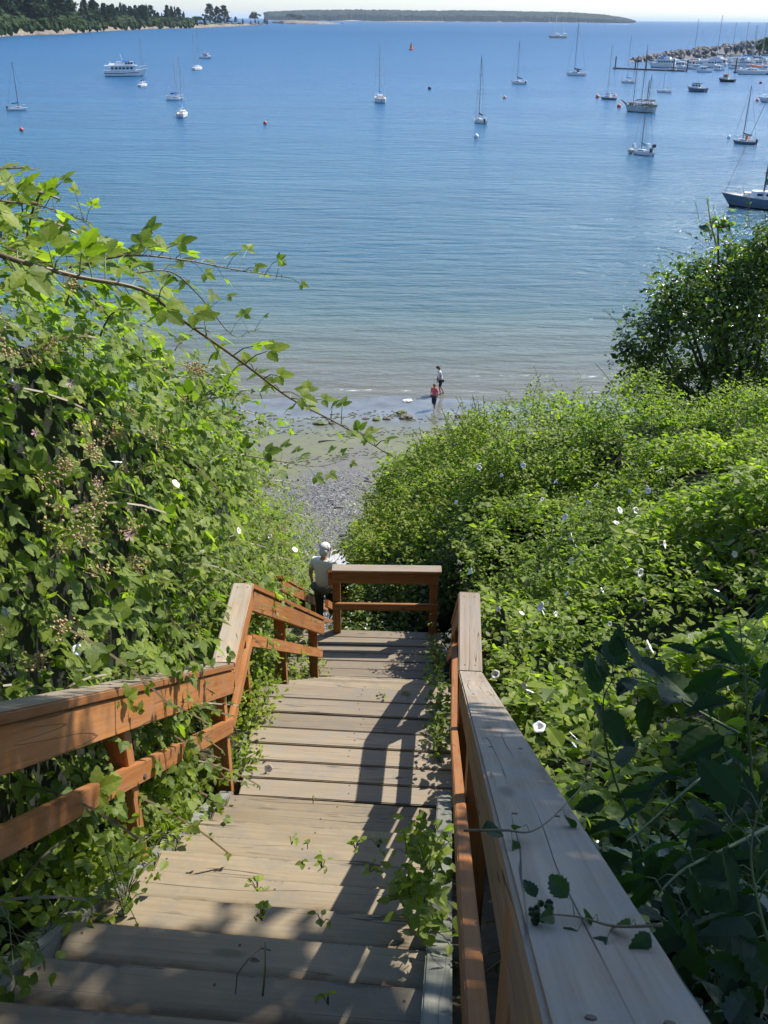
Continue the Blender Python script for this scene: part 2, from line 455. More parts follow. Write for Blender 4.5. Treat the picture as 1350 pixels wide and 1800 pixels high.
nt.links.new(fval(nt, 'MULTIPLY', fval(nt, 'MULTIPLY', calm, shoal), 1.0), b.inputs['Strength'])
nt.links.new(b.outputs[0], p.inputs['Normal'])
ws = bpy.data.meshes.new('water')
ws.from_pydata([(-60000, 46, 0), (60000, 46, 0), (60000, 100000, 0), (-60000, 100000, 0)], [], [(0, 1, 2, 3)])
props(link('water', ws, m), 'blue sea of the bay turning green and shallow near the beach', kind='structure')

# ------------------------------------------------------------------ far land
def land_mat(name, rock, grass, green, h0, h1):
    m, nt, p = new_mat(name)
    geo = N(nt, 'ShaderNodeNewGeometry'); sx = N(nt, 'ShaderNodeSeparateXYZ'); nt.links.new(geo.outputs['Position'], sx.inputs[0])
    nz = N(nt, 'ShaderNodeTexNoise', Scale=.05, Detail=6.0, Roughness=.6); nt.links.new(geo.outputs['Position'], nz.inputs[0])
    hz = fval(nt, 'DIVIDE', fval(nt, 'ADD', sx.outputs['Z'], fval(nt, 'MULTIPLY', fval(nt, 'SUBTRACT', nz.outputs[0], .5), h1 * .8)), h1)
    a = h0 / h1
    c = ramp(nt, hz, [(0, tuple(v * .5 for v in rock)), (a * .4, rock), (a, rock), (min(a * 1.25, .97), grass), (1, green)])
    c = cmix(nt, .5, c, ramp(nt, nz.outputs[0], [(.3, (.5, .5, .5)), (.7, (1.2, 1.2, 1.2))]), 'MULTIPLY')
    nt.links.new(c, p.inputs['Base Color']); p.inputs['Roughness'].default_value = .9
    return m
rock_tan = (.22, .175, .135); dry = (.27, .215, .12); grn = (.05, .07, .03)
LAND = {'m1': land_mat('headland_ground', rock_tan, dry, grn, 3.2, 7.0), 'm2': land_mat('island_ground', rock_tan, dry, (.10, .10, .045), 6, 16),
        'm3': land_mat('far_island_ground', (.38, .30, .24), (.2, .18, .1), (.045, .06, .035), 10, 22)}

def land(name, label, shore, profile, depth, mat, jag=1.0):
    "shore: list of (px, py) on the water; profile: list of (t, height) going inland; depth: inland metres per shore point or one number"
    pts = [at_z(x, y, 0) for x, y in shore]
    A = []
    n = 8
    for i in range(len(pts) - 1):
        for k in range(n): A.append(pts[i].lerp(pts[i + 1], k / n))
    A.append(pts[-1])
    ts = np.linspace(0, 1, 12)
    Vv = []; hs = []
    for i, P in enumerate(A):
        u = i / (len(A) - 1)
        dep_ = depth(u) if callable(depth) else depth
        dirv = Vector((P.x, P.y, 0)).normalized()
        hm = profile(u)
        for t in ts:
            q = P + dirv * dep_ * t
            q = q + Vector((rd.uniform(-1, 1), rd.uniform(-1, 1), 0)) * jag * 2 * (1 if t < .3 else 3)
            h = np.interp(t, [0, .02, .1, .3, .6, 1.0], [-2.5, .8, .30 * hm, .75 * hm, hm, hm * .55]) if hm > 0 else -2.5
            h += rd.uniform(-.1, .25) * min(hm, 6) * (0 if t == 0 else 1)
            Vv.append((q.x, q.y, h))
    n_t = len(ts); Fc = []
    for i in range(len(A) - 1):
        for j in range(n_t - 1):
            a = i * n_t + j
            Fc.append((a, a + n_t, a + n_t + 1, a + 1))
    o = link(name, mesh_py(name, Vv, Fc), mat)
    props(o, label, kind='structure')
    return A, Vv, n_t

head_shore = [(-90, 74), (-30, 67), (20, 64), (60, 62), (110, 61), (160, 57), (210, 54), (260, 51.5), (310, 50.5), (360, 49), (410, 46.5), (450, 44.3), (474, 42.5)]
hA, hV, hn = land('headland', 'wooded headland with pale rock shore at left', head_shore, lambda u: 22 * (1 - u) ** 1.0 + 3.0 if u < .72 else 7.5 * (1.0 - u) / .28 + 1.5, lambda u: 320 if u < .6 else 160 , LAND['m1'])
land('rocky_islet', 'low tan rocky islet with one clump of trees', [(478, 40.5), (500, 42), (520, 42.5), (560, 43), (600, 42.5), (621, 40.5)], lambda u: 10 * math.sin(math.pi * min(1, u * 1.1 + .08)) + .6, 260, LAND['m2'])
land('far_island', 'long low wooded island on the horizon', [(x_, 33 + .007 * (x_ - 675) + 4.6) for x_ in (470, 540, 640, 740, 820, 900, 1000, 1060, 1117)],
     lambda u: 26 if u < .93 else 26 * (1 - u) / .07 + 3, 1600, LAND['m3'], 4)
land('low_reef', 'low bare rock ledge off the far island', [(650, 38.2), (690, 38.6), (735, 39), (760, 38.7), (800, 37.6), (822, 37.4)], lambda u: 7 * math.sin(math.pi * u) + .8, 160, LAND['m2'])

# ------------------------------------------------------------------ trees far away
conif_m = leafmat('conifer_needles', [(0, (.008, .022, .010)), (.5, (.020, .042, .018)), (1, (.045, .072, .026))], trans=.1, rough=.8, spec=.1)
broad_m = leafmat('far_broadleaf', [(0, (.018, .035, .012)), (.5, (.04, .07, .02)), (1, (.085, .115, .035))], trans=.15, rough=.8, spec=.1)
def conifer(seed, lev=9):
    r = random.Random(seed); b = MB()
    b.tube([(0, 0, -.1), (0, 0, .3), (0, 0, .95)], [.022, .018, .004], 5)
    nb = len(b.F)
    for i in range(lev):
        z = .14 + .84 * i / lev; rr = (.27 * (1 - z) + .03) * r.uniform(.8, 1.2); n = 9
        Vv = [(r.uniform(-.01, .01), r.uniform(-.01, .01), z + .14)]
        for k in range(n):
            t = 2 * math.pi * (k + r.random() * .6) / n; q = rr * r.uniform(.5, 1.25)
            Vv.append((q * math.cos(t), q * math.sin(t), z - r.uniform(.0, .06)))
        b.add(Vv, [(0, 1 + k, 1 + (k + 1) % n) for k in range(n)])
    me = mesh_py('conifer_tree', b.V, b.F); me.materials.append(M['bark']); me.materials.append(conif_m)
    for i, f in enumerate(me.polygons): f.material_index = 0 if i < nb else 1
    return me
def broad(seed, n=260, squash=.8):
    r = np.random.default_rng(seed); b = MB()
    b.tube([(0, 0, -.1), (.01, 0, .3), (0, .02, .6)], [.035, .025, .01], 5)
    nb = len(b.F)
    cc = [((r.random() - .5) * .5, (r.random() - .5) * .5, .45 + r.random() * .35, .16 + r.random() * .12) for _ in range(7)]
    for i in range(n):
        c = cc[i % 7]; d = r.normal(size=3); d /= np.linalg.norm(d); d[2] = abs(d[2]) * .9 - .15
        P = Vector((c[0] + d[0] * c[3], c[1] + d[1] * c[3], c[2] + d[2] * c[3] * squash))
        a = Vector(r.normal(size=3)) * .035; q = Vector(r.normal(size=3)) * .035
        b.add([P - a - q, P + a - q * .5, P + q + a * .4, P - a * .6 + q], [(0, 1, 2, 3)])
    me = mesh_py('broadleaf_tree', b.V, b.F); me.materials.append(M['bark']); me.materials.append(broad_m)
    for i, f in enumerate(me.polygons): f.material_index = 0 if i < nb else 1
    return me
def fir(seed):
    "ragged old fir: leaning tiers of clumps round a trunk"
    r = np.random.default_rng(seed); b = MB()
    b.tube([(0, 0, -.1), (0, .01, .5), (.01, 0, .97)], [.026, .018, .004], 5); nb = len(b.F)
    for i in range(300):
        z = .12 + .86 * r.random() ** .8; q = (.26 * (1 - z) ** .7 + .03) * r.uniform(.45, 1.1) * (1 + .35 * math.sin(z * 23 + seed)); a_ = r.uniform(0, 6.28)
        P = Vector((q * math.cos(a_), q * math.sin(a_), z)); a = Vector(r.normal(size=3)) * .030; w_ = Vector(r.normal(size=3)) * .030
        b.add([P - a - w_, P + a - w_ * .5, P + w_ + a * .4, P - a * .6 + w_], [(0, 1, 2, 3)])
    me = mesh_py('conifer_tree', b.V, b.F); me.materials.append(M['bark']); me.materials.append(conif_m)
    for i, f in enumerate(me.polygons): f.material_index = 0 if i < nb else 1
    return me
CON = [conifer(i) for i in range(2)] + [fir(i + 20) for i in range(5)]; BRO = [broad(i + 50) for i in range(4)]
def far_tree(P, h, kind, label, group):
    me = rd.choice(CON if kind == 'c' else BRO)
    o = link('conifer_tree' if kind == 'c' else 'broadleaf_tree', me)
    w = h * rd.uniform(.9, 1.5) * (1.0 if kind == 'c' else 1.05)
    o.matrix_basis = Matrix.Translation(P) @ Matrix.Rotation(rd.uniform(0, 6.28), 4, 'Z') @ Matrix.Diagonal((w, w, h, 1))
    props(o, label, 'tree', group)
def land_h(V_, n_t, i, t):
    j = t * (n_t - 1); a = int(j); f = j - a; a2 = min(a + 1, n_t - 1)
    p0 = Vector(V_[i * n_t + a]); p1 = Vector(V_[i * n_t + a2]); return p0.lerp(p1, f)
nh = len(hA)
tsk = [(10, -18), (60, -18), (120, -10), (160, -8), (175, 5), (205, 7), (215, 0), (232, 10), (255, 4), (280, 10), (300, 9), (335, 16), (352, 28), (372, 15), (392, 24), (420, 28), (460, 30)]
cnt = 0
for k in range(420):
    u = rd.random() ** 1.15 * .99
    if cnt >= 285: break
    i = int(u * (nh - 1)); t = rd.choice([.10, .12, .16, .2, .3, .42, .55, .65]) * rd.uniform(.9, 1.1)
    P = land_h(hV, hn, i, min(t, .95))
    # keep the dry grass point open
    d = P - Vector((0, 0, E)); zc = d.dot(fw); px = 675 + F * d.dot(rt) / zc
    if 325 < px < 465 and rd.random() < .86: continue
    dist = math.hypot(P.x, P.y)
    want = np.interp(px, [a for a, _ in tsk], [b_ for _, b_ in tsk])
    zt = top_z(px, want + rd.uniform(-1, 12), Vector((P.x, P.y, 0)))
    low = t < .18
    h = (rd.uniform(7, 12) if low else max(9, min(36, (zt - P.z))))
    kind = 'b' if (low and rd.random() < .75) or rd.random() < .12 else 'c'
    zone = 'at the left edge of the picture' if px < 55 else 'around the pale bungalow' if px < 112 else 'between the bungalow and the small house' if px < 205 else 'around the small pale house' if px < 262 else 'around the tiny hut' if px < 325 else 'on the dry grass point'
    rowd = 'by the shore rocks' if t < .18 else 'in the second rank' if t < .35 else 'in the back rank'
    sz = 'low' if h < 11 else 'tall' if h > 20 else 'mid-sized'
    look = sz + (' dark evergreen ' if kind == 'c' else ' rounded leafy tree ') + zone + ' ' + rowd
    far_tree(Vector((P.x, P.y, P.z - .3)), h * (1 if kind == 'c' else .75), kind, look, 'headland trees: ' + look)
    cnt += 1
for (px, py, tp, kind, lab, wd) in ((370, 42, 8, 'c', 'lone taller pine standing on the dry grass point of the headland', 1), (352, 45, 28, 'b', 'round bush-like tree on the grass point beside the lone pine', 1), (383, 44, 13, 'c', 'leftmost pine of the small stand on the grass point', 1), (395, 44, 11, 'c', 'pine right of the lone pine on the grass point', 1), (448, 42, 20, 'b', 'wind-bent tree near the tip of the headland', 1),
                    (508, 38, 23, 'b', 'leftmost tree of the clump on the tan rocky islet', 1), (517, 38.5, 24, 'b', 'middle tree of the clump on the tan rocky islet', 1), (527, 39, 26, 'b', 'rightmost tree of the clump on the tan rocky islet', 1), (580, 39.5, 33, 'b', 'low lone bush-like tree at the right of the islet', 1)):
    P = at_z(px, py, 3.0); zt = top_z(px, tp, P); h = zt - 2.5
    far_tree(Vector((P.x, P.y, 2.2)), h * 1.05, kind, lab, None)
# forest on the far island: one mass
FI = [at_z(x_, 33 + .007 * (x_ - 675) + 4.6, 0) for x_ in (474, 540, 640, 740, 820, 900, 1000, 1060, 1108)]
pxs = [470, 540, 640, 740, 820, 900, 1000, 1060, 1095, 1114]; tops = [21, 18, 17, 19, 18.5, 20, 22, 26, 31.5, 35]
b = MB()
for k in range(3000):
    s = rd.random() * (len(FI) - 1); i = int(s); P = FI[i].lerp(FI[i + 1], s - i)
    dv = Vector((P.x, P.y, 0)).normalized(); t = rd.uniform(.06, .6)
    P = P + dv * 1600 * t * min(1.0, max(.08, (len(FI) - 1 - s) / 1.6))
    d = P - Vector((0, 0, E)); px = 675 + F * d.dot(rt) / d.dot(fw)
    zt = top_z(px, np.interp(px, pxs, tops) + rd.uniform(-1.4, 2.2), P) * (.62 + .38 * min(1, t / .35)); r0 = rd.uniform(18, 46)
    z0 = 2
    n = 6; Vv = [(P.x, P.y, zt)] + [(P.x + r0 * math.cos(a * 1.047) * rd.uniform(.7, 1.2), P.y + r0 * math.sin(a * 1.047), zt - rd.uniform(10, 16)) for a in range(n)] + [(P.x + r0 * math.cos(a * 1.047), P.y + r0 * math.sin(a * 1.047), z0) for a in range(n)]
    b.add(Vv, [(0, 1 + a, 1 + (a + 1) % n) for a in range(n)] + [(1 + a, 7 + a, 7 + (a + 1) % n, 1 + (a + 1) % n) for a in range(n)])
props(b.build('forest', conif_m), 'distant forest covering the long island on the horizon', kind='stuff')
# understorey of the headland
b = MB()
for k in range(1400):
    u = rd.random() * .72; i = int(u * (nh - 1)); t = rd.uniform(.07, .6); P = land_h(hV, hn, i, t)
    r0 = rd.uniform(3, 7)
    b.ball((P.x, P.y, P.z + 2.0), r0, 6, 4, (1, 1, 1.1), .35)
props(b.build('shrubbery', broad_m), 'scrub filling the ground between the headland trees', kind='stuff')

# houses on the headland
wall_w = plain('pale_house_wall', (.72, .68, .62), .8); roof_r = plain('faded_red_roof', (.34, .20, .18), .85); glass_d = plain('dark_window_glass', (.03, .04, .05), .15, .05)
def house(px, py, w, d, h, label):
    P = at_z(px, py, 6.0); t = thing('house', label, 'house', P, .1)
    MB().box((0, 0, h / 2), (w, d, h)).build('wall', wall_w, t)
    b = MB(); b.add([(-w / 2 - 1, -d / 2 - 1, h), (w / 2 + 1, -d / 2 - 1, h), (w / 2 + 1, d / 2 + 1, h), (-w / 2 - 1, d / 2 + 1, h), (-w / 2 + 2, 0, h + 3.2), (w / 2 - 2, 0, h + 3.2)],
                    [(0, 1, 5, 4), (2, 3, 4, 5), (1, 2, 5), (3, 0, 4), (3, 2, 1, 0)]); b.build('roof', roof_r, t)
    for k in range(4):
        MB().box((-w / 2 + w * (k + .5) / 4, -d / 2 - .05, h * .5), (w * .13, .16, h * .45)).build('window', glass_d, t)
house(82, 43, 24, 9, 5, 'pale bungalow with faded red roof among the headland trees')
house(243, 38, 13, 8, 4.5, 'small pale house half hidden by trees near the shore')
house(281, 40.5, 9, 7, 4, 'tiny pale hut close to the rocks on the headland shore')

# ------------------------------------------------------------------ timber
def board(name, p0, p1, w, h, parent, mat='side', topmat=None, upv=(0, 0, 1), bev=.005, M_only=False):
    "a plank from p0 to p1 (centre line), w across, h along the up vector"
    p0 = Vector(p0); p1 = Vector(p1); L = (p1 - p0).length
    x = (p1 - p0).normalized(); y = Vector(upv).cross(x).normalized(); z = x.cross(y)
    bm = bmesh.new()
    bmesh.ops.create_cube(bm, size=1)
    bmesh.ops.scale(bm, vec=(L, w, h), verts=bm.verts)
    bmesh.ops.bevel(bm, geom=bm.edges[:], offset=min(bev, w * .2, h * .2), segments=2, affect='EDGES', clamp_overlap=True)
    me = bpy.data.meshes.new(name); bm.to_mesh(me); bm.free()
    me.materials.append(M[mat])
    if topmat:
        me.materials.append(M[topmat])
        for f in me.polygons:
            if f.normal.z > .75: f.material_index = 1
    c = (p0 + p1) / 2
    Mt = Matrix(((x.x, y.x, z.x, c.x), (x.y, y.y, z.y, c.y), (x.z, y.z, z.z, c.z), (0, 0, 0, 1)))
    return link(name, me, None, parent, Mt, world=True)

def V3(x, y, z): return Vector((x, y, z + E))
az1 = math.radians(4.7)
def rise(y): return -1.286 - .652 * y          # nosing line of the upper flight
def xr1(y): return .235 + (y - .499) * math.tan(az1) - .03   # centre of right cap
RC = [V3(.1965 - .1, .499 - 1.4, -.711 + .652 * 1.4), V3(.514, 4.63, -3.406), V3(.575, 5.52, -3.41), V3(.79, 8.62, -5.70)]
RC[0] = V3(.095, -.9, -3.406 + .652 * (4.63 + .9))
LC = [V3(-.86 - (4.76 + .9) * math.tan(az1), -.9, -3.406 + .652 * (4.76 + .9)), V3(-.86, 4.76, -3.406), V3(-.925 + .0, 5.66, -3.41), V3(-.575, 8.60, -5.67)]
# the far end of the left level piece, fixed by the picture
q = at_z(428, 1024, R_(-3.41)); LC[2] = Vector((q.x, q.y, q.z))
q = at_z(392, 1165, R_(-3.406)); LC[1] = Vector((q.x, q.y, q.z))
q = at_y(560, 1084, 8.60); LC[3] = Vector((q.x, q.y, q.z))

def rail_run(t, pts, side, seg_post, cap_w=.14, cap_h=.038, brd_h=.14, mid=.47, post_h=.95, gap_mid=None, capmat='top'):
    """cap, apron board and mid rail along the points (cap-top centres); side=+1 the walkway lies at +x of it"""
    for i in range(len(pts) - 1):
        a, b_ = pts[i], pts[i + 1]
        d = (b_ - a).normalized()
        n = Vector((0, 0, 1)).cross(d).normalized()      # to the left of travel
        e = .002
        upn = d.cross(n) * -1
        if upn.z < 0: upn = -upn
        board('cap_rail', a + d * e - upn * cap_h / 2, b_ - d * e - upn * cap_h / 2, cap_w, cap_h, t, capside, capmat, upn, .006)
        off = n * (-side) * (cap_w / 2 - .03)
        dz = Vector((0, 0, -(cap_h + .005) / max(.6, upn.z) - brd_h / 2 / upn.z))
        board('apron_board', a + off + dz + d * e, b_ + off + dz - d * e, .038, brd_h, t, apr, None, upn, .004)
        if gap_mid is None or i not in gap_mid:
            m_off = n * (-side) * (cap_w / 2 - .055 if side > 0 else .08)
            board('mid_rail', a + m_off - Vector((0, 0, mid)) + d * e, b_ + m_off - Vector((0, 0, mid)) - d * e, .04, .09, t, 'side', None, upn, .004)
    for P, hgt in seg_post:
        board('post', P - Vector((0, 0, hgt)), P - Vector((0, 0, .045)), .09, .09, t, 'side', None, (0, 1, 0), .004)

def on(pts, y):
    for a, b_ in zip(pts, pts[1:]):
        if a.y <= y <= b_.y: return a.lerp(b_, (y - a.y) / (b_.y - a.y))
    return pts[-1].copy()

capside = 'rawside'; apr = 'rawside'
t = thing('handrail', 'right-hand timber handrail with wide weathered grey cap running down from the foreground', 'handrail', (RC[1].x, RC[1].y, R_(-4.31)))
offp = Vector((-.015, 0, 0))
rail_run(t, RC, -1, [(on(RC, y) + offp - Vector((0, 0, .02)), h) for y, h in ((-.7, 1.1), (.9, 1.1), (2.75, 1.1), (4.6, 1.0), (5.48, 1.0), (7.0, 1.1), (8.5, 1.0))])
capside = 'side'; apr = 'side'
t = thing('handrail', 'left-hand orange-stained timber handrail bending round the upper landing', 'handrail', (LC[1].x, LC[1].y, R_(-4.31)))
rail_run(t, LC, 1, [(on(LC, y) - Vector((.03, 0, .02)), h) for y, h in ((-.6, 1.1), (1.35, 1.1), (3.1, 1.1), (4.62, 1.0), (5.5, 1.0))] + [(on(LC, 6.95) + Vector((-.06, 0, -.02)), 1.1), (on(LC, 8.5) + Vector((-.05, 0, -.02)), 1.02)])

# cross rail of the lower landing
cxa = at_z(583, 1001, R_(-5.69)); cxb = at_z(772, 1003.5, R_(-5.69))
t = thing('handrail', 'short level timber rail closing the far side of the lower landing', 'handrail', (0, 9.6, R_(-6.59)))
d = (cxb - cxa).normalized()
capside = 'side'
board('cap_rail', cxa + Vector((0, .05, -.02)), cxb + Vector((.03, .05, -.02)), .15, .04, t, 'side', 'top')
board('apron_board', cxa + Vector((0, .01, -.115)), cxb + Vector((0, .01, -.115)), .038, .14, t, 'side')
board('mid_rail', cxa + Vector((0, .0, -.50)), cxb + Vector((0, .0, -.50)), .04, .09, t, 'side')
for P in (cxa + Vector((.048, .07, 0)), cxb + Vector((-.05, .07, 0))):
    board('post', P - Vector((0, 0, .93)), P - Vector((0, 0, .043)), .09, .09, t, 'side', None, (0, 1, 0))

# lower flight rails
L3 = [V3(-1.22, 9.55, -5.70), V3(-1.27, 12.9, -5.70 - .68 * 3.3), V3(-1.3, 20.0, -5.70 - .68 * 10.4)]
R3 = [V3(-.60, 9.86, -5.80), V3(-.575, 12.0, -7.28), V3(-.44, 16.2, -10.12), V3(-.3, 20, -12.7)]
t = thing('handrail', 'orange timber handrail left of the white-haired man on the lower flight', 'handrail', (-1.22, 9.55, R_(-6.59)))
rail_run(t, L3, 1, [(on(L3, y) - Vector((.05, 0, .02)), 1.0) for y in (9.6, 11.5, 13.4, 15.5)])
t = thing('handrail', 'orange timber handrail right of the man seen through the gap of the cross rail', 'handrail', (-.6, 9.9, R_(-6.6)))
rail_run(t, R3, -1, [(on(R3, y) + Vector((.05, 0, -.02)), 1.0) for y in (11.8, 13.9, 16.0)])

# treads and planks
def tread_dir(az): return Vector((math.cos(az), -math.sin(az), 0))
t = thing('staircase', 'upper flight of broad weathered timber steps in the foreground', 'stairs', (-.3, 2.4, R_(-3.0)))
run = .287
for k in range(-1, 18):
    yn = 4.55 - run * (k + 1); z = rise(yn + .06)
    xc = -.31 + (yn - 4.6) * math.tan(az1) + .035
    c = V3(xc - .02, yn - .16 + .035, z - .0225)
    if k == -1: continue
    dd = tread_dir(math.radians(5.0 + rd.uniform(-.25, .25)))
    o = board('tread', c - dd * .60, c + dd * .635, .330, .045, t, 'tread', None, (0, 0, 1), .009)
for side, x0 in ((-1, -.955), (1, .378)):
    a = V3(x0 - (4.5 + .9) * math.tan(az1), -.9, rise(-.9) - .155); b_ = V3(x0, 4.42, rise(4.42) - .155)
    board('stringer', a, b_, .085, .26, t, 'string', None, (0, 0, 1), .006)
t = thing('landing', 'upper timber landing of gapped planks at the foot of the first flight', 'landing', (-.2, 5.1, R_(-4.33)))
for i, yb in enumerate([4.60, 4.765, 4.93, 5.095, 5.26, 5.425, 5.59]):
    dd = tread_dir(math.radians(4.0)); c = V3(-.20, yb, -4.335 + rd.uniform(-.003, .003))
    board('plank', c - dd * (.70 + rd.uniform(-.01, .01)), c + dd * .70, .152, .038, t, 'plank', None, (0, 0, 1), .005)
board('beam', V3(-.95, 4.75, -4.44), V3(-.9, 5.55, -4.44), .05, .16, t, 'string'); board('beam', V3(.5, 4.65, -4.44), V3(.54, 5.5, -4.44), .05, .16, t, 'string')
t = thing('staircase', 'middle flight of steps dropping from the upper landing, seen almost edge on', 'stairs', (-.1, 7.1, R_(-5.4)))
for k in range(10):
    yn = 5.68 + .285 * (k + 1) + .0; z = -4.31 - .2075 * (k + 1)
    xc = -.15 + (yn - 5.6) * .075; dd = tread_dir(math.radians(3.5)); c = V3(xc, yn - .14, z - .0225)
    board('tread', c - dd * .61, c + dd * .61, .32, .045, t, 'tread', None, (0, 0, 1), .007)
for x0 in (-.83, .53):
    board('stringer', V3(x0, 5.75, -4.53), V3(x0 + .2, 8.6, -6.66), .06, .24, t, 'string')
t = thing('landing', 'lower timber landing of planks in front of the cross rail', 'landing', (0, 9.1, R_(-6.6)))
for i in range(8):
    yb = 8.66 + .157 * i - .06; dd = tread_dir(math.radians(2.2)); c = V3(-.28, yb, -6.612 + rd.uniform(-.004, .004))
    board('plank', c - dd * 1.0, c + dd * .98, .147, .038, t, 'plank', None, (0, 0, 1), .005)
board('beam', V3(-1.2, 9.72, -6.70), V3(.68, 9.70, -6.70), .05, .18, t, 'string')
board('beam', V3(.66, 8.7, -6.72), V3(.68, 9.66, -6.72), .05, .16, t, 'string')
t = thing('staircase', 'lowest flight of narrow timber steps on which the white-haired man stands', 'stairs', (-.9, 12.5, R_(-8.4)))
for k in range(28):
    yn = 9.95 + .28 * k; z = -6.59 - .19 * (k + 1)
    c = V3(-.93 + (yn - 9.9) * .008, yn - .12, z - .0225)
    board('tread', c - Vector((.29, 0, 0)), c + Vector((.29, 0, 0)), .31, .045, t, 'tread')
for x0 in (-1.25, -.60):
    board('stringer', V3(x0, 9.85, -6.78), V3(x0 + .06, 17.8, -12.2), .05, .24, t, 'string')

nail_b = MB(); nail_b.tube([(0, 0, -.002), (0, 0, .0015)], [.006, .005], 7); NAIL = mesh_py('nail', nail_b.V, nail_b.F); NAIL.materials.append(plain('rusty_steel', (.12, .07, .045), .7, .3, 30))
bolt_b = MB(); bolt_b.tube([(0, 0, -.002), (0, 0, .007), (0, 0, .009)], [.014, .014, .009], 8); BOLT = mesh_py('bolt', bolt_b.V, bolt_b.F); BOLT.materials.append(plain('dull_bolt_steel', (.16, .13, .11), .6, .3, 30, metal=.5))
for o in [q for q in COL.objects if q.type == 'MESH' and q.name.split('.')[0] in ('tread', 'plank', 'cap_rail', 'apron_board')]:
    Mw = WM[o.name]; c_ = Mw.translation
    if c_.y > 6.2 or c_.y < -.6 and 'tread' in o.name: continue
    bb = [max(v.co[i] for v in o.data.vertices) for i in range(3)]; kind = o.name.split('.')[0]
    if kind in ('tread', 'plank'):
        for x_ in (-bb[0] + .05, bb[0] - .06, 0.02 + rd.uniform(-.05, .05)):
            for y_ in (-bb[1] * .1, bb[1] * .7): link('nail', NAIL, None, o, Matrix.Translation((x_ + rd.uniform(-.008, .008), y_ + rd.uniform(-.006, .006), bb[2])))
    elif kind == 'cap_rail':
        n_ = int(bb[0] * 2 / .8) + 1
        for k in range(n_):
            for y_ in (-.035, .035): link('nail', NAIL, None, o, Matrix.Translation((-bb[0] + .06 + k * (2 * bb[0] - .12) / max(1, n_ - 1), y_ + rd.uniform(-.006, .006), bb[2])))
for pi_, sgn in ((LC, 1),):
    for o in [q for q in COL.objects if q.name.split('.')[0] == 'post' and WM[q.name].translation.x < -.6 and WM[q.name].translation.y < 5.7]:
        c_ = WM[o.name].translation; top = on(LC, min(max(c_.y, LC[0].y), 5.6))
        for dz_ in (-.47,):
            P = Vector((c_.x + .045 + .045, c_.y, top.z + dz_ - .01)); link('bolt', BOLT, None, o, Matrix.Translation(P) @ Matrix.Rotation(math.pi / 2, 4, 'Y'), True)

# nails in the planks of the upper flight are too small to see; concrete and pipe rail at the beach end
conc = plain('pale_concrete', (.42, .40, .37), .85, .15, 5, bump=.2)
galv = plain('galvanised_pipe', (.50, .52, .54), .35, .1, 8, metal=.6)
P = [at_z(px, py, R_(-15.3)) for px, py in ((583, 964), (617, 981), (607, 997), (577, 998))]
bm = MB(); bm.add([p + Vector((0, 0, .0)) for p in P] + [p - Vector((0, 0, .16)) for p in P], [(0, 1, 2, 3)[::-1], (4, 5, 6, 7), (0, 1, 5, 4), (1, 2, 6, 5), (2, 3, 7, 6), (3, 0, 4, 7)])
cpos = P[3]
t = thing('concrete_ramp', 'pale grey concrete slab at the beach end of the stairs behind the man', 'concrete slab', (cpos.x, cpos.y, cpos.z))
bm.V = [v - cpos for v in bm.V]; bm.build('slab', conc, t)
MB().box((.35, .5, -.9), (.5, .7, 1.4)).build('footing', conc, t)
pa = at_y(613, 985, 25.2); pb = at_y(652, 989, 25.2); pc = at_y(606, 999, 24.6)
t = thing('pipe_railing', 'grey galvanised pipe railing beside the concrete slab above the beach', 'railing', pa)
MB().tube([pa - pa, pb - pa], .028).build('top_pipe', galv, t)
MB().tube([Vector((0, 0, .02)), pc - pa, (pc - pa) + Vector((0, -.2, -1.6))], .03).build('post', galv, t)
MB().tube([pb - pa, pb - pa + Vector((0, 0, -1.2))], .028).build('post', galv, t)

# ------------------------------------------------------------------ boats
white_gel = plain('white_gelcoat', (.78, .77, .74), .3, .05, 1.5)
cream = plain('cream_paint', (.62, .55, .42), .5, .1)
deckm = plain('pale_deck', (.66, .62, .55), .6, .1)
teak = plain('teak_deck', (.38, .25, .14), .7)
alu = plain('mast_aluminium', (.42, .42, .42), .4, .05)
darkmast = plain('dark_mast', (.10, .08, .07), .5)
brownmast = plain('varnished_mast', (.16, .09, .05), .5)
blackp = plain('black_paint', (.03, .03, .035), .4)
winm = plain('cabin_window', (.03, .04, .05), .12)
BC = {'white': white_gel, 'blue': plain('blue_canvas', (.03, .16, .50), .8), 'teal': plain('teal_canvas', (.02, .22, .30), .8), 'navy': plain('navy_canvas', (.015, .03, .09), .8), 'green': plain('green_canvas', (.02, .15, .10), .8),
      'grey': plain('grey_canvas', (.22, .22, .22), .8), 'greenhull': plain('green_hull_paint', (.12, .32, .12), .35), 'sea': plain('seagreen_hull_paint', (.04, .30, .26), .35), 'navyhull': plain('navy_hull_paint', (.02, .045, .09), .3),
      'maroon': plain('maroon_antifoul', (.18, .04, .025), .6), 'black': blackp, 'red': plain('red_paint', (.55, .06, .03), .5), 'orange': plain('orange_paint', (.75, .19, .04), .5), 'slate': plain('slate_hull_paint', (.12, .16, .20), .4)}

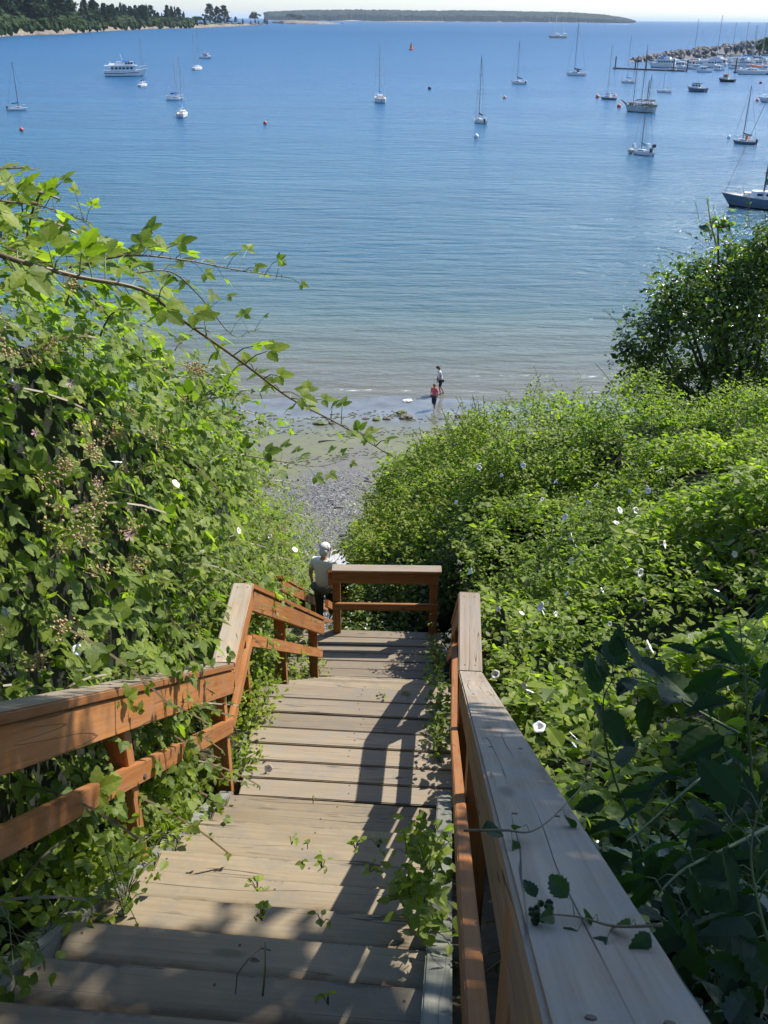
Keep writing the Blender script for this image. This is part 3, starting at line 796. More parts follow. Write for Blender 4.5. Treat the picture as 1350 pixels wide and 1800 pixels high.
def hull(L, beam, free, bow_over=.12, stern_w=.7, n=13, sheer=.25, draft=.35):
    "returns rows of section points; bow at +x"
    xs = [(-.5 + i / (n - 1)) for i in range(n)]
    rows = []
    for s in xs:
        t_ = s + .5
        w = beam / 2 * (min(1, (1 - (max(0, (t_ - .42) / .58)) ** 2.1)) if t_ > .42 else stern_w + (1 - stern_w) * math.sin(t_ / .42 * math.pi / 2))
        w = max(w, .02)
        zs = free * (1 + sheer * (2.2 * max(0, t_ - .35) ** 2 + .9 * max(0, .35 - t_) ** 2 * 2))
        xo = 0
        row = []
        for f, zf in ((1.0, 1.0), (.97, .55), (.90, .12), (.80, 0.0), (.5, -.6), (.0, -1.0)):
            z = zs * zf if zf >= 0 else draft * zf * (1 - .6 * abs(2 * t_ - .9))
            x = s * L + (bow_over * L * (zf - 1) * max(0, t_ - .75) / .25 if zf > -2 else 0) * 0.8 + (.03 * L * (1 - max(zf, 0)) if t_ < .05 else 0)
            row.append((x, w * f * (1 - .35 * max(0, t_ - .8) / .2 * (1 - max(zf, 0))), z))
        rows.append(row)
    return rows
def hull_parts(t, L, beam, free, hullm, bootm, deck, **kw):
    rows = hull(L, beam, free, **kw)
    b = MB(); bb = MB()
    for side in (1, -1):
        for i in range(len(rows) - 1):
            for j in range(5):
                q = [rows[i][j], rows[i + 1][j], rows[i + 1][j + 1], rows[i][j + 1]]
                q = [(x, y * side, z) for x, y, z in q]
                if side < 0: q = q[::-1]
                (bb if j >= 2 else b).add(q, [(3, 2, 1, 0)])
    r0 = rows[0]
    for A, B_, tgt in ((0, 2, b), (2, 5, bb)):
        ring = [(x, y, z) for x, y, z in r0[A:B_ + 1]]
        tgt.add(ring + [(x, -y, z) for x, y, z in ring[::-1]], [tuple(range(2 * len(ring)))[::-1]])
    b.build('hull', hullm, t, True); bb.build('boot_stripe', bootm, t, True)
    d = MB()
    for i in range(len(rows) - 1):
        a, c = rows[i][0], rows[i + 1][0]
        d.add([(a[0], -a[1] * .97, a[2] - .04), (c[0], -c[1] * .97, c[2] - .04), (c[0], c[1] * .97, c[2] - .04), (a[0], a[1] * .97, a[2] - .04)], [(0, 1, 2, 3)])
    d.build('deck', deck, t)
    g = MB()
    for side in (1, -1): g.tube([(r[0][0], r[0][1] * side, r[0][2]) for r in rows], .045, 4)
    g.build('gunwale', deck, t)
    return rows
def sheer_z(rows, x, L):
    i = min(range(len(rows)), key=lambda k: abs(rows[k][0][0] - x)); return rows[i][0][2]

def sailboat(px, py, mast_px, label, head, hullm=white_gel, boot=None, cover='blue', mastm=None, L=None, masts=None, ratio=1.18, dodger=None, outboard=False, jib=False, extra=None, deckmat=None, heel=0.0, cat='sailboat', beam=None, free=None, mz=None, wpx=None):
    P = at_z(px, py, 0.0)
    H = top_z(mast_px[0], mast_px[1], P) if mast_px else 10
    if mz: H = mz
    if wpx:
        dn = Vector((P.x, P.y)).normalized(); hx = abs(math.cos(head) * dn.y - math.sin(head) * dn.x)
        L = wpx / F * (P - Vector((0, 0, E))).dot(fw) / (hx + .31 * math.sqrt(max(0, 1 - hx * hx)))
    L = L or H / ratio
    beam = beam or L * .31; free = free or L * .105
    t = thing('sailboat', label, cat, P, head)
    if heel: t.rotation_euler = (heel, 0, head); WM[t.name] = Matrix.Translation(P) @ t.rotation_euler.to_matrix().to_4x4()
    mastm = mastm or alu; boot = boot or BC['navy']
    rows = hull_parts(t, L, beam, free, hullm, boot, deckmat or deckm)
    fz = lambda x: sheer_z(rows, x, L)
    # cabin trunk
    ch = L * .05 + .1
    b = MB(); b.box((L * .04, 0, free + ch / 2 + .02), (L * .36, beam * .52, ch), 0, .86); b.box((L * .2, 0, free + ch * .35), (L * .18, beam * .38, ch * .7), 0, .8); b.build('cabin', white_gel, t)
    for sd in (1, -1):
        for k in range(3):
            MB().box((-L * .07 + k * L * .09, sd * beam * .247, free + ch * .55), (L * .055, .05, ch * .38)).build('window', winm, t)
    # cockpit
    b = MB(); cx = -L * .30
    for sd in (1, -1): b.box((cx, sd * beam * .26, free + .14), (L * .28, .09, .26))
    b.box((cx + L * .14, 0, free + .14), (.09, beam * .5, .26)); b.build('coaming', white_gel, t)
    MB().box((cx, 0, free - .0), (L * .25, beam * .40, .03)).build('cockpit_sole', teak, t)
    MB().tube([(-L * .46, 0, free + .15), (-L * .34, 0, free + .55)], .03).build('tiller', teak, t)
    ms = masts or [(.08, 1.0)]
    for mi, (mx, mh) in enumerate(ms):
        hh = H * mh; x = L * mx; zb = free
        rr = max(.055, L * .009)
        MB().tube([(x, 0, zb), (x, 0, zb + (hh - zb) * .5), (x, 0, hh)], [rr, rr, rr * .7], 8).build('mast', mastm, t)
        bl = L * .36 if len(ms) == 1 else L * .2
        zbm = free + ch + .45 + L * .03
        MB().tube([(x, 0, zbm), (x - bl, 0, zbm + .05)], rr * .8).build('boom', mastm, t)
        if cover:
            MB().tube([(x + .1, 0, zbm + 1.1 * L / 9), (x - .05, 0, zbm + .35), (x - bl * .4, 0, zbm + .2), (x - bl * .95, 0, zbm + .13)], [rr * 1.3, .24 * L / 9, .21 * L / 9, .12 * L / 9], 8).build('sail_cover', BC[cover], t, True)
        b = MB(); sp = beam * .32
        for fr in ((.55,) if hh < 9 else (.4, .7)):
            b.tube([(x - .05, -sp, zb + (hh - zb) * fr), (x - .05, sp, zb + (hh - zb) * fr)], .03, 4)
        b.build('spreader', mastm, t)
        b = MB(); r_ = .014 + L * .0006
        for sd in (1, -1):
            b.tube([(x - .1, sd * beam * .46, fz(x)), (x - .05, sd * sp, zb + (hh - zb) * .55), (x, 0, hh * .97)], r_, 4)
        if mi == 0: b.tube([(L * .47, 0, fz(L * .47)), (x, 0, hh)], r_, 4)
        if mi == len(ms) - 1: b.tube([(-L * .49, 0, free), (x, 0, hh)], r_, 4)
        b.build('rigging', mastm, t)
    if jib: MB().tube([(L * .46, 0, fz(L * .46) + .4), (L * .3, 0, H * .5), (L * ms[0][0] + .15, 0, H * .93)], [.1, .09, .03], 6).build('furled_jib', BC[jib] if jib != 'white' else white_gel, t)
    # pulpits and lifelines
    b = MB(); z0 = fz(L * .45)
    b.tube([(L * .30, beam * .30, z0 - .05), (L * .32, beam * .27, z0 + .6), (L * .485, 0, z0 + .65), (L * .32, -beam * .27, z0 + .6), (L * .30, -beam * .30, z0 - .05)], .025, 4)
    b.tube([(-L * .38, beam * .40, free), (-L * .38, beam * .40, free + .6), (-L * .49, beam * .3, free + .62), (-L * .49, -beam * .3, free + .62), (-L * .38, -beam * .40, free + .6), (-L * .38, -beam * .40, free)], .025, 4)
    for sd in (1, -1): b.tube([(L * .32, sd * beam * .27, z0 + .6), (0, sd * beam * .47, free + .62), (-L * .38, sd * beam * .4, free + .6)], .014, 4)
    b.build('pulpit_rail', galv, t)
    if dodger:
        MB().tube([(-L * .10, -beam * .27, free + ch + .25), (-L * .10, beam * .27, free + ch + .25)], [.36, .36], 8).build('dodger', BC[dodger], t, True)
    if outboard:
        b = MB(); b.box((-L * .52, beam * .15, free * .9 + .25), (.35, .3, .5), 0, .8); b.tube([(-L * .52, beam * .15, free * .9), (-L * .53, beam * .15, -.3)], .07); b.build('outboard_motor', blackp, t)
    MB().box((-L * .495, 0, free * .35), (.05, .06, free * 1.1)).build('rudder', boot, t)
    if extra: extra(t, L, beam, free)
    return t
PI = math.pi
def ex_bow_gear(t, L, beam, free):
    MB().box((L * .42, .1, free + .8), (L * .12, beam * .35, .5), 0, .7).build('bow_locker', white_gel, t)
    b = MB(); b.ball((L * .56, 0, free * .8), .45, 8, 6, (1.3, 1, .8)); b.build('fender', cream, t)
    MB().box((-L * .5, 0, free + 1.0), (.1, beam * .6, .5)).build('solar_panel', winm, t)
    MB().box((-L * .22, 0, free + 1.0), (L * .14, beam * .55, .5), 0, .8).build('pilot_shelter', white_gel, t)
    MB().box((-L * .46, beam * .3, free + .4), (.3, .3, .6)).build('outboard_motor', blackp, t)
def ex_floats(t, L, beam, free):
    b = MB(); b.ball((-L * .3, -beam * .5, free + .35), .42); b.build('float', BC['red'], t)
    MB().box((L * .02, 0, free + .9), (L * .3, beam * .6, .7), 0, .85).build('pilot_shelter', white_gel, t)
def ex_canopy(t, L, beam, free):
    MB().box((L * .02, 0, free + L * .05 + 1.0), (L * .42, beam * .62, .14)).build('canopy', BC['blue'], t)
    b = MB()
    for sx_ in (-1, 1):
        for sy in (-1, 1): b.tube([(L * .02 + sx_ * L * .18, sy * beam * .27, free), (L * .02 + sx_ * L * .18, sy * beam * .27, free + L * .05 + 1)], .03, 4)
    b.build('canopy_frame', galv, t)
def ex_orange(t, L, beam, free):
    MB().box((-L * .08, 0, free + .55), (L * .09, beam * .42, .65), 0, .9).build('companionway_cover', BC['orange'], t)

sailboat(31, 194, (27, 108), 'small white sailboat with blue sail cover moored farthest left on the bay', .35, wpx=33, cover='blue', mastm=darkmast, ratio=1.25, outboard=True, boot=BC['slate'])
sailboat(252, 152, (245, 62), 'white sailboat seen from astern just in front of the motor yacht', 1.3, wpx=22, cover='navy', ratio=1.3, boot=BC['navy'])
sailboat(308, 176, (315, 100), 'small sailboat with seagreen hull stripe and bright blue canopy', .35, wpx=32, hullm=white_gel, boot=BC['sea'], cover='blue', extra=ex_canopy, ratio=1.05, beam=2.4)
sailboat(321, 205, (317, 93), 'white sloop seen from astern in front of the boat with the blue canopy', 1.6, wpx=28, cover='blue', ratio=1.25, boot=BC['navy'])
sailboat(348, 123, (346, 48), 'green-hulled ketch with two masts beside the small red and white cruiser', 1.2, wpx=25, hullm=white_gel, boot=BC['greenhull'], cover=None, masts=[(.1, 1), (-.28, .86)], ratio=1.2)
sailboat(668, 179, (666, 74), 'white sloop with maroon bottom seen from astern near the middle of the bay', 1.65, wpx=25, boot=BC['maroon'], cover='blue', ratio=1.28)
sailboat(843, 216, (842, 97), 'white sloop with dark mast and outboard motor right of centre', 1.95, wpx=31, boot=BC['slate'], cover='navy', mastm=darkmast, ratio=1.3, outboard=True)
sailboat(911, 148, (912, 71), 'white sloop with black sail cover just behind the pale mooring float', 2.35, wpx=32, boot=BC['slate'], cover='navy', mastm=darkmast, ratio=1.25, outboard=True)
sailboat(980, 67, (976, 27), 'pale ketch under way with furled white sails near the horizon', 2.9, wpx=34, hullm=cream, boot=BC['maroon'], cover='white', masts=[(.12, 1), (-.25, .72)], jib='white', mastm=white_gel, ratio=1.05)
sailboat(1012, 133, (1014, 34), 'white cruising sloop with dark cockpit dodger left of the dock', 2.55, wpx=40, boot=BC['slate'], cover='navy', mastm=darkmast, dodger='navy', ratio=1.3)
sailboat(1103, 146, (1105, 62), 'white sloop with upright blue sail cover behind the three-masted schooner', 2.5, wpx=27, cover='blue', boot=BC['navy'], ratio=1.5, mastm=alu)
sailboat(1069, 175, (1074, 78), 'grey cluttered cruising sloop hung with a red float, left of the schooner', 2.4, wpx=32, hullm=BC['slate'], boot=BC['navy'], cover='teal', extra=ex_floats, ratio=1.6, mastm=alu, deckmat=deckm)
sailboat(1167, 163, (1169, 112), 'smallest white day sailer right of the schooner', 2.7, wpx=28, cover=None, boot=BC['sea'], ratio=1.0, mastm=alu)
sailboat(1129, 272, (1130, 203), 'white cruising sloop with teal sail cover and crowded deck in the near anchorage', 2.2, wpx=46, boot=BC['navy'], cover='teal', mastm=darkmast, extra=ex_bow_gear, mz=10.5)
sailboat(1308, 253, (1313, 150), 'dark-hulled sloop with orange companionway cover and black outboard', 2.45, wpx=45, hullm=BC['slate'], boot=BC['black'], cover='navy', mastm=darkmast, extra=ex_orange, outboard=True, ratio=1.25)
sailboat(1352, 366, (1368, 90), 'large dark slate-blue sloop with green sail cover cut off by the right edge', 2.75, hullm=BC['slate'], boot=BC['black'], cover='green', mastm=darkmast, L=10.5, mz=15.5, jib=None)
sailboat(1364, 180, (1380, 80), 'white sailboat whose bow just enters the picture at the right edge', 2.8, boot=BC['navy'], cover='navy', L=9, mz=11)

# three-masted schooner
def ex_schooner(t, L, beam, free):
    b = MB(); b.tube([(L * .46, 0, free * 1.35), (L * .66, 0, free * 2.1)], [.2, .1]); b.build('bowsprit', brownmast, t)
    b = MB()
    for k in range(9): b.box((-L * .42 + k * L * .09, rd.uniform(-.6, .6), free + .35), (rd.uniform(.6, 1.6), rd.uniform(.5, 1.2), rd.uniform(.4, .9)), rd.random())
    b.build('deck_gear', teak, t)
    b = MB()
    for x0 in (.12, -.1, -.3): b.tube([(L * x0, 0, free + 1.4), (L * x0 - L * .19, 0, free + 1.5)], .2, 6)
    b.build('furled_sail', cream, t)
    b = MB(); b.ball((-L * .44, beam * .3, free + .7), .4); b.build('fender', cream, t)
sailboat(1124, 197, (1133, 78), 'old three-masted schooner with pale hull and brown deck gear at anchor', 2.45, hullm=plain('greyed_hull_paint', (.50, .50, .46), .6, .2, 2), boot=BC['slate'], cover=None, mastm=brownmast,
         masts=[(.24, .84), (-.02, 1), (-.26, .56)], wpx=60, free=1.15, extra=ex_schooner, deckmat=teak, cat='schooner')

def motorboat(px, py, L, head, label, kind='cruiser', hullm=white_gel, boot=None, trim=None, H=1.0, top=None):
    P = at_z(px, py, 0.0); t = thing('motorboat', label, 'motorboat', P, head)
    beam = L * (.30 if kind == 'yacht' else .36); free = L * (.11 if kind != 'dinghy' else .08) * H
    rows = hull_parts(t, L, beam, free, hullm, boot or BC['navy'], deckm, stern_w=.92, bow_over=.14, sheer=.55)
    if kind == 'yacht':
        b = MB(); b.box((-L * .06, 0, free + L * .055), (L * .56, beam * .80, L * .11), 0, .95); b.build('deckhouse', white_gel, t)
        MB().box((L * .0, 0, free + L * .155), (L * .46, beam * .62, L * .09), 0, .8).build('pilothouse', white_gel, t)
        MB().box((-L * .1, 0, free + L * .117), (L * .74, beam * .9, .12)).build('upper_deck', white_gel, t)
        for sd in (1, -1):
            for k in range(6): MB().box((-L * .30 + k * L * .085, sd * beam * .40, free + L * .065), (L * .055, .07, L * .045)).build('window', winm, t)
            for k in range(3): MB().box((L * .02 + k * L * .06, sd * beam * .29, free + L * .165), (L * .045, .1, L * .04)).build('window', winm, t)
        MB().box((L * .212, 0, free + L * .165), (.2, beam * .5, L * .04)).build('windscreen', winm, t)
        MB().box((L * .02, 0, free + L * .215), (L * .18, beam * .55, .3), 0, .8).build('bimini', BC['blue'], t)
        b = MB(); b.tube([(-L * .05, 0, free + L * .2), (-L * .09, 0, free + L * .36)], .1); b.tube([(-L * .09, -.9, free + L * .31), (-L * .09, .9, free + L * .31)], .07); b.tube([(-L * .28, 0, free + L * .12), (-L * .36, 0, free + L * .22)], .05); b.build('radar_mast', white_gel, t)
        MB().box((-L * .3, .3, free + L * .145), (L * .16, beam * .4, .5), .1, .7).build('tender', white_gel, t)
        b = MB()
        for sd in (1, -1): b.tube([(-L * .48, sd * beam * .42, free + .8), (-L * .1, sd * beam * .47, free + 1.2), (L * .25, sd * beam * .40, free + 1.2), (L * .48, 0, free * 1.6 + .9)], .035, 4)
        b.build('deck_rail', galv, t)
        MB().tube([(-L * .5, -beam * .46, free * .6), (-L * .1, -beam * .5, free * .62), (L * .3, -beam * .4, free * .8)], .1, 4).build('rubbing_strake', BC['maroon'], t)
    elif kind == 'cruiser':
        b = MB(); b.box((L * .05, 0, free + L * .09), (L * .36, beam * .72, L * .18), 0, .84); b.box((L * .26, 0, free + L * .03), (L * .2, beam * .55, L * .07), 0, .8); b.build('cabin', white_gel, t)
        for sd in (1, -1):
            for k in range(2): MB().box((-L * .04 + k * L * .15, sd * beam * .345, free + L * .11), (L * .11, .08, L * .06)).build('window', winm, t)
        MB().box((L * .225, 0, free + L * .12), (.1, beam * .5, L * .06)).build('windscreen', winm, t)
        MB().box((-L * .135, 0, free + L * .1), (.06, beam * .3, L * .1)).build('window', winm, t)
        MB().box((-L * .02, 0, free + L * .2), (L * .42, beam * .7, .12), 0, .96).build('cabin_top', trim or white_gel, t)
        MB().tube([(-L * .02, 0, free + L * .2), (-L * .05, 0, free + L * .34)], .06).build('antenna_mast', white_gel, t)
        MB().box((-L * .34, 0, free + .05), (L * .26, beam * .7, .1)).build('cockpit_sole', teak, t)
    elif kind == 'tug':
        b = MB(); b.box((L * .06, 0, free + L * .12), (L * .32, beam * .55, L * .24), 0, .88); b.build('wheelhouse', cream, t)
        for sd in (1, -1): MB().box((L * .06, sd * beam * .262, free + L * .17), (L * .2, .08, L * .07)).build('window', winm, t)
        MB().box((L * .212, 0, free + L * .17), (.08, beam * .4, L * .07)).build('window', winm, t)
        MB().box((L * .05, 0, free + L * .255), (L * .38, beam * .62, .14)).build('cabin_top', BC['orange'], t)
        MB().tube([(-L * .04, 0, free + L * .24), (-L * .04, 0, free + L * .52)], [.22, .1]).build('funnel', white_gel, t)
        MB().box((L * .3, 0, free + .5), (L * .16, beam * .4, .5), 0, .8).build('fore_cabin', white_gel, t)
    return t
motorboat(222, 134, 15.0, .3, 'long white trawler yacht with flybridge and blue bimini near the left shore', 'yacht', boot=BC['sea'])
motorboat(362, 103, 7.5, -.5, 'small red and white cabin cruiser behind the green-hulled ketch', 'cruiser', hullm=white_gel, trim=BC['red'], boot=BC['maroon'])
motorboat(1224, 161, 6.4, 2.3, 'white motor cruiser with dark stern and black canopy, right of the day sailer', 'cruiser', hullm=BC['slate'], trim=BC['navy'], boot=BC['black'], H=1.35)
motorboat(1277, 144, 5.8, 2.5, 'stubby black-hulled tug with cream wheelhouse near the marina', 'tug', hullm=BC['black'], boot=BC['black'], H=1.3)
motorboat(1065, 42, 15, 3.0, 'white motor vessel throwing a wake near the far island', 'cruiser')
# wake of the distant vessel: broken water, flat on the sea
P0 = at_z(1066, 42.6, 0)
b = MB()
for k in range(90):
    u_ = rd.random(); x = P0.x + 4 + u_ * 120; y = P0.y + rd.uniform(-1, 1) * (3 + 18 * u_); r_ = rd.uniform(1.5, 4)
    b.ball((x, y, .1), r_, 6, 4, (1.6, 1, .25), .3)
props(b.build('wake', plain('white_foam', (.8, .82, .84), .8)), 'white wake foam trailing the distant motor vessel', kind='stuff')

# buoys
def buoy(px, py, r, m, label, name='buoy'):
    P = at_z(px, py, 0.0); t = thing(name, label, 'buoy', P)
    b = MB(); b.ball((0, 0, r * .55), r, 10, 8); b.build('float', m, t, True)
    b = MB(); b.tube([(0, 0, r * 1.5), (0, 0, r * 1.75)], .05); b.tube([(-.12, 0, r * 1.75), (0, 0, r * 1.95), (.12, 0, r * 1.75)], .03, 4); b.build('ring', galv, t)
redf = plain('red_buoy_plastic', (.62, .10, .07), .45, .1); pinkf = plain('faded_orange_plastic', (.70, .33, .24), .5, .1)
buoy(38, 230, .38, redf, 'red mooring ball below the leftmost sailboat')
buoy(466, 218, .36, redf, 'red mooring ball alone left of the centre of the bay')
buoy(837, 242, .42, white_gel, 'white mooring ball below the sloop right of centre')
buoy(755, 157, .5, blackp, 'black mooring drum on open water near the middle')
buoy(887, 173, .42, pinkf, 'faded orange float below the sloop with the black sail cover')
buoy(1088, 189, .5, redf, 'red mooring ball at the bow of the three-masted schooner')
buoy(1050, 172, .5, redf, 'red mooring ball beside the grey cluttered sloop')
buoy(1337, 147, .5, redf, 'red mooring ball in front of the marina at the far right')
buoy(1331, 178, .45, pinkf, 'faded orange mooring ball above the dark-hulled sloop')
buoy(1281, 243, .32, white_gel, 'small white float at the bow of the dark-hulled sloop')
P = at_z(723, 88, 0); t = thing('channel_buoy', 'tall orange channel buoy with green top far out in the bay', 'buoy', P)
b = MB(); b.tube([(0, 0, -.3), (0, 0, .8)], [1.7, 1.5], 12); b.build('float', BC['orange'], t)
b = MB()
for k in range(4):
    a = k * PI / 2 + .4; b.tube([(1.2 * math.cos(a), 1.2 * math.sin(a), .8), (.35 * math.cos(a), .35 * math.sin(a), 3.6)], .14, 5)
b.tube([(0, 0, 1.2), (0, 0, 3.4)], [.9, .3], 8); b.build('cage', BC['orange'], t)
b = MB(); b.tube([(0, 0, 3.6), (0, 0, 4.6)], [.45, .1], 8); b.build('topmark', BC['greenhull'], t)

# ------------------------------------------------------------------ breakwater and marina
rockm = plain('granite', (.25, .225, .195), .9, .35, .8, bump=.3)
rockm2 = plain('dark_granite', (.16, .15, .14), .9, .35, .8, bump=.3)
def rock_mesh(seed, nu=9, nv=6):
    r = random.Random(seed); b = MB(); st = rd.getstate(); rd.seed(seed)
    b.ball((0, 0, 0), 1, nu, nv, (1, r.uniform(.65, .95), r.uniform(.5, .8)), .22); rd.setstate(st)
    return mesh_py('rock', b.V, b.F)
ROCK = [rock_mesh(i) for i in range(6)]
for i_, r_ in enumerate(ROCK): r_.materials.append(rockm2 if i_ % 3 == 0 else rockm)
bw = [at_z(x, y, 0) for x, y in ((1105, 110), (1150, 107), (1200, 104), (1260, 101), (1320, 97), (1400, 92))]
b = MB(); n = len(bw)
for i in range(n):
    P = bw[i]; dv = Vector((P.x, P.y, 0)).normalized(); hh = [.8, 2.2, 3.4, 4.6, 6.5, 9][i]; wd = [6, 14, 20, 26, 36, 60][i]
    b.V += [P - dv * 2 - Vector((0, 0, 1)), P + dv * wd * .35 + Vector((0, 0, hh)), P + dv * wd * .7 + Vector((0, 0, hh)), P + dv * wd * 1.1 - Vector((0, 0, 1))]
for i in range(n - 1):
    for j in range(3): b.F.append((i * 4 + j, i * 4 + 4 + j, i * 4 + 5 + j, i * 4 + 1 + j))
props(b.build('breakwater_core', rockm2), 'rubble mound under the breakwater at right', kind='structure')
bt = thing('breakwater', 'long breakwater of piled grey boulders sheltering the marina', 'breakwater', bw[1])
for k in range(300):
    s = rd.random() ** .8 * (n - 1.01); i = int(s); P = bw[i].lerp(bw[i + 1], s - i); dv = Vector((P.x, P.y, 0)).normalized()
    hh = np.interp(s, range(n), [.8, 2.2, 3.4, 4.6, 6.5, 9]); wd = np.interp(s, range(n), [6, 14, 20, 26, 36, 60]); u_ = rd.random()
    z = hh * min(1, u_ / .35); Q = P + dv * wd * (-.05 + u_ * .8)
    sc = rd.choice((.45, .6, .8, 1.0, 1.35)) * rd.uniform(.8, 1.2) * (1 + s * .22)
    link('boulder', rd.choice(ROCK), None, bt, Matrix.Translation(Vector((Q.x, Q.y, z))) @ Matrix.Rotation(rd.uniform(0, 6), 4, 'Z') @ Matrix.Rotation(rd.uniform(-.5, .5), 4, 'X') @ Matrix.Scale(sc, 4), True)
for k, (px, py) in enumerate(((1343, 84), (1352, 78), (1335, 88))):
    P = at_z(px, py + 8, 3)
    far_tree(P, rd.uniform(6, 8.5), 'b', ['small green tree on the breakwater shore at the right edge', 'tallest green tree on the breakwater shore at the right edge', 'low green shrub-like tree left of the breakwater trees'][k], None)
# floating dock
dockm = plain('dock_planks', (.16, .13, .11), .85, .2)
da, db = at_z(1079, 121, 0), at_z(1205, 126, 0)
t = thing('dock', 'long low floating dock reaching left from the marina with dark pilings', 'dock', da)
ax = (db - da); ang = math.atan2(ax.y, ax.x)
for k in range(8):
    c = ax * ((k + .5) / 8); MB().box((c.x, c.y, .3), (ax.length / 8 - .12, 2.2, .55), ang).build('float_section', dockm, t)
for px, tp in ((1081, 99), (1116, 104), (1135, 99), (1183, 104), (1207, 105)):
    Q = at_z(px, 122 + (px - 1079) * .035, 0); hh = top_z(px, tp, Q); MB().tube([Q - da + Vector((0, 0, -1)), Q - da + Vector((0, 0, hh))], .28, 8).build('piling', dockm, t)
da2, db2 = at_z(1292, 128, 0), at_z(1420, 136, 0)
t = thing('dock', 'dark floating dock with piling beside the long white sloop of the marina', 'dock', da2)
ax = (db2 - da2); ang = math.atan2(ax.y, ax.x)
for k in range(6):
    c = ax * ((k + .5) / 6); MB().box((c.x, c.y, .3), (ax.length / 6 - .12, 2.0, .55), ang).build('float_section', dockm, t)
MB().tube([(0, 0, -1), (0, 0, 5.5)], .3, 8).build('piling', dockm, t)
motorboat(1166, 119, 14, 2.6, 'big boxy white motor yacht tied at the end of the marina', 'yacht')
motorboat(1196, 121, 9, 2.2, 'white cabin cruiser right of the boxy yacht', 'cruiser')
motorboat(1216, 118, 8.5, 1.9, 'cabin cruiser with orange top beside the dark pilings', 'cruiser', trim=BC['orange'])
motorboat(1252, 119, 9.5, 2.4, 'cabin cruiser with light blue top at the gap in the marina', 'cruiser', trim=BC['blue'])
motorboat(1272, 116, 9, 1.2, 'white cabin cruiser right of the one with the blue top', 'cruiser')
motorboat(1306, 117, 10, 2.8, 'larger white cruiser moored in the middle of the marina', 'yacht')
motorboat(1335, 118, 9, 2.6, 'white cruiser nearest the right edge in the marina', 'cruiser', trim=BC['navy'])
motorboat(1237, 127, 6.5, 2.9, 'little open white launch on the outer side of the marina', 'cruiser')
for (px, py, mx, my, hd, lb, cv) in ((1222, 112, 1226, 33, 2.6, 'tall-masted sloop moored behind the orange-topped cruiser', 'navy'), (1262, 110, 1267, 26, 2.2, 'sloop with the tallest mast in the marina', 'teal'), (1288, 109, 1293, 40, 2.7, 'sloop moored close under the breakwater boulders', 'grey'),
                                  (1309, 110, 1315, 38, 2.4, 'sloop with blue sail cover deep in the marina', 'blue'), (1326, 113, 1331, 44, 2.7, 'sloop between the larger cruiser and the right edge', 'navy'), (1341, 110, 1346, 40, 2.5, 'sloop at the right edge below the breakwater trees', 'green'),
                                  (1322, 131, 1330, 44, 2.95, 'long white sloop with orange sail cover along the marina dock', 'orange')):
    sailboat(px, py, (mx, my), lb, hd, cover=cv, ratio=1.35, boot=BC['sea'] if cv == 'orange' else BC['navy'], mastm=alu)
for k, (px, py) in enumerate(((1184, 125), (1290, 121), (1316, 122), (1346, 124), (1205, 113), (1240, 112), (1262, 124), (1300, 109), (1328, 106), (1345, 114), (1285, 115), (1224, 122))):
    motorboat(px, py, 6, rd.uniform(1.8, 2.9), ['tiny runabout at the inner side of the dock', 'runabout beside the dark marina piling', 'low white runabout behind the long white sloop', 'runabout at the right edge of the marina', 'small white cruiser half hidden behind the boxy yacht group', 'small white cruiser in front of the boulders', 'small runabout on the outer side of the marina beside the launch', 'cruiser tight against the boulders in the inner marina', 'inner marina cruiser nearest the breakwater trees', 'inner marina cruiser at the very right edge', 'white cruiser behind the dark marina piling', 'low runabout between the launch and the orange-topped cruiser'][k], 'cruiser')

# ------------------------------------------------------------------ rocks and drift on the beach
algr = plain('algae_covered_rock', (.13, .15, .045), .85, .4, 3, bump=.5)
mos = plain('brown_shore_rock', (.15, .13, .085), .9, .4, 3, bump=.5)
def shore_rock(px, py, w, label, mat, flat=1.0):
    y = 48.0
    for _ in range(12):
        P = at_y(px, py, y); gz_ = float(ground_z([P.x], [P.y])[0]); d = ray(px, py); y = (gz_ - E) / d.z * d.y
    P = at_y(px, py, y)
    me = rd.choice(ROCK).copy(); me.name = 'rock'; me.materials.clear(); me.materials.append(mat); me.polygons.foreach_set('use_smooth', [False] * len(me.polygons))
    D = (P - Vector((0, 0, E))).dot(fw); s = w / F * D / 2
    o = link('rock', me); o.matrix_basis = Matrix.Translation(P + Vector((0, 0, s * .15 * flat))) @ Matrix.Rotation(rd.uniform(-.4, .4), 4, 'Z') @ Matrix.Diagonal((s, s * 1.0, s * .8 * flat, 1))
    props(o, label, 'rock')
    return P
for a in ((706, 727, 20, 'upper green weedy rock behind the large tan rock left of the child', algr), (713, 736, 26, 'large tan rock below the green weedy rock', mos), (563, 745, 26, 'low weedy rock farthest left near the bramble tip', algr), (584, 744, 14, 'small rock right of the leftmost weedy rock', mos),
          (643, 736, 14, 'flat small rock in the row left of the tan rock', mos), (662, 738, 16, 'low green rock in the middle of the row', algr), (680, 737, 16, 'low brown rock next to the large tan rock', mos), (809, 733, 18, 'dark rock right of the walkers above the bushes', mos),
          (832, 737, 16, 'green rock right of the dark rock', algr), (850, 734, 11, 'small black rock between the green rock and the pair at right', rockm2), (893, 725, 16, 'brown rock above the bush tops at right', mos), (877, 723, 10, 'small dark rock beside the brown rock at right', rockm2), (990, 707, 24, 'green weedy rock nearest the dark tree', algr), (978, 718, 12, 'small rock below the weedy rock near the dark tree', mos)):
    shore_rock(a[0], a[1], a[2], a[3], a[4], .75)
shore_rock(716, 705, 17, 'white flat stone on wet sand left of the child', white_gel, .5)
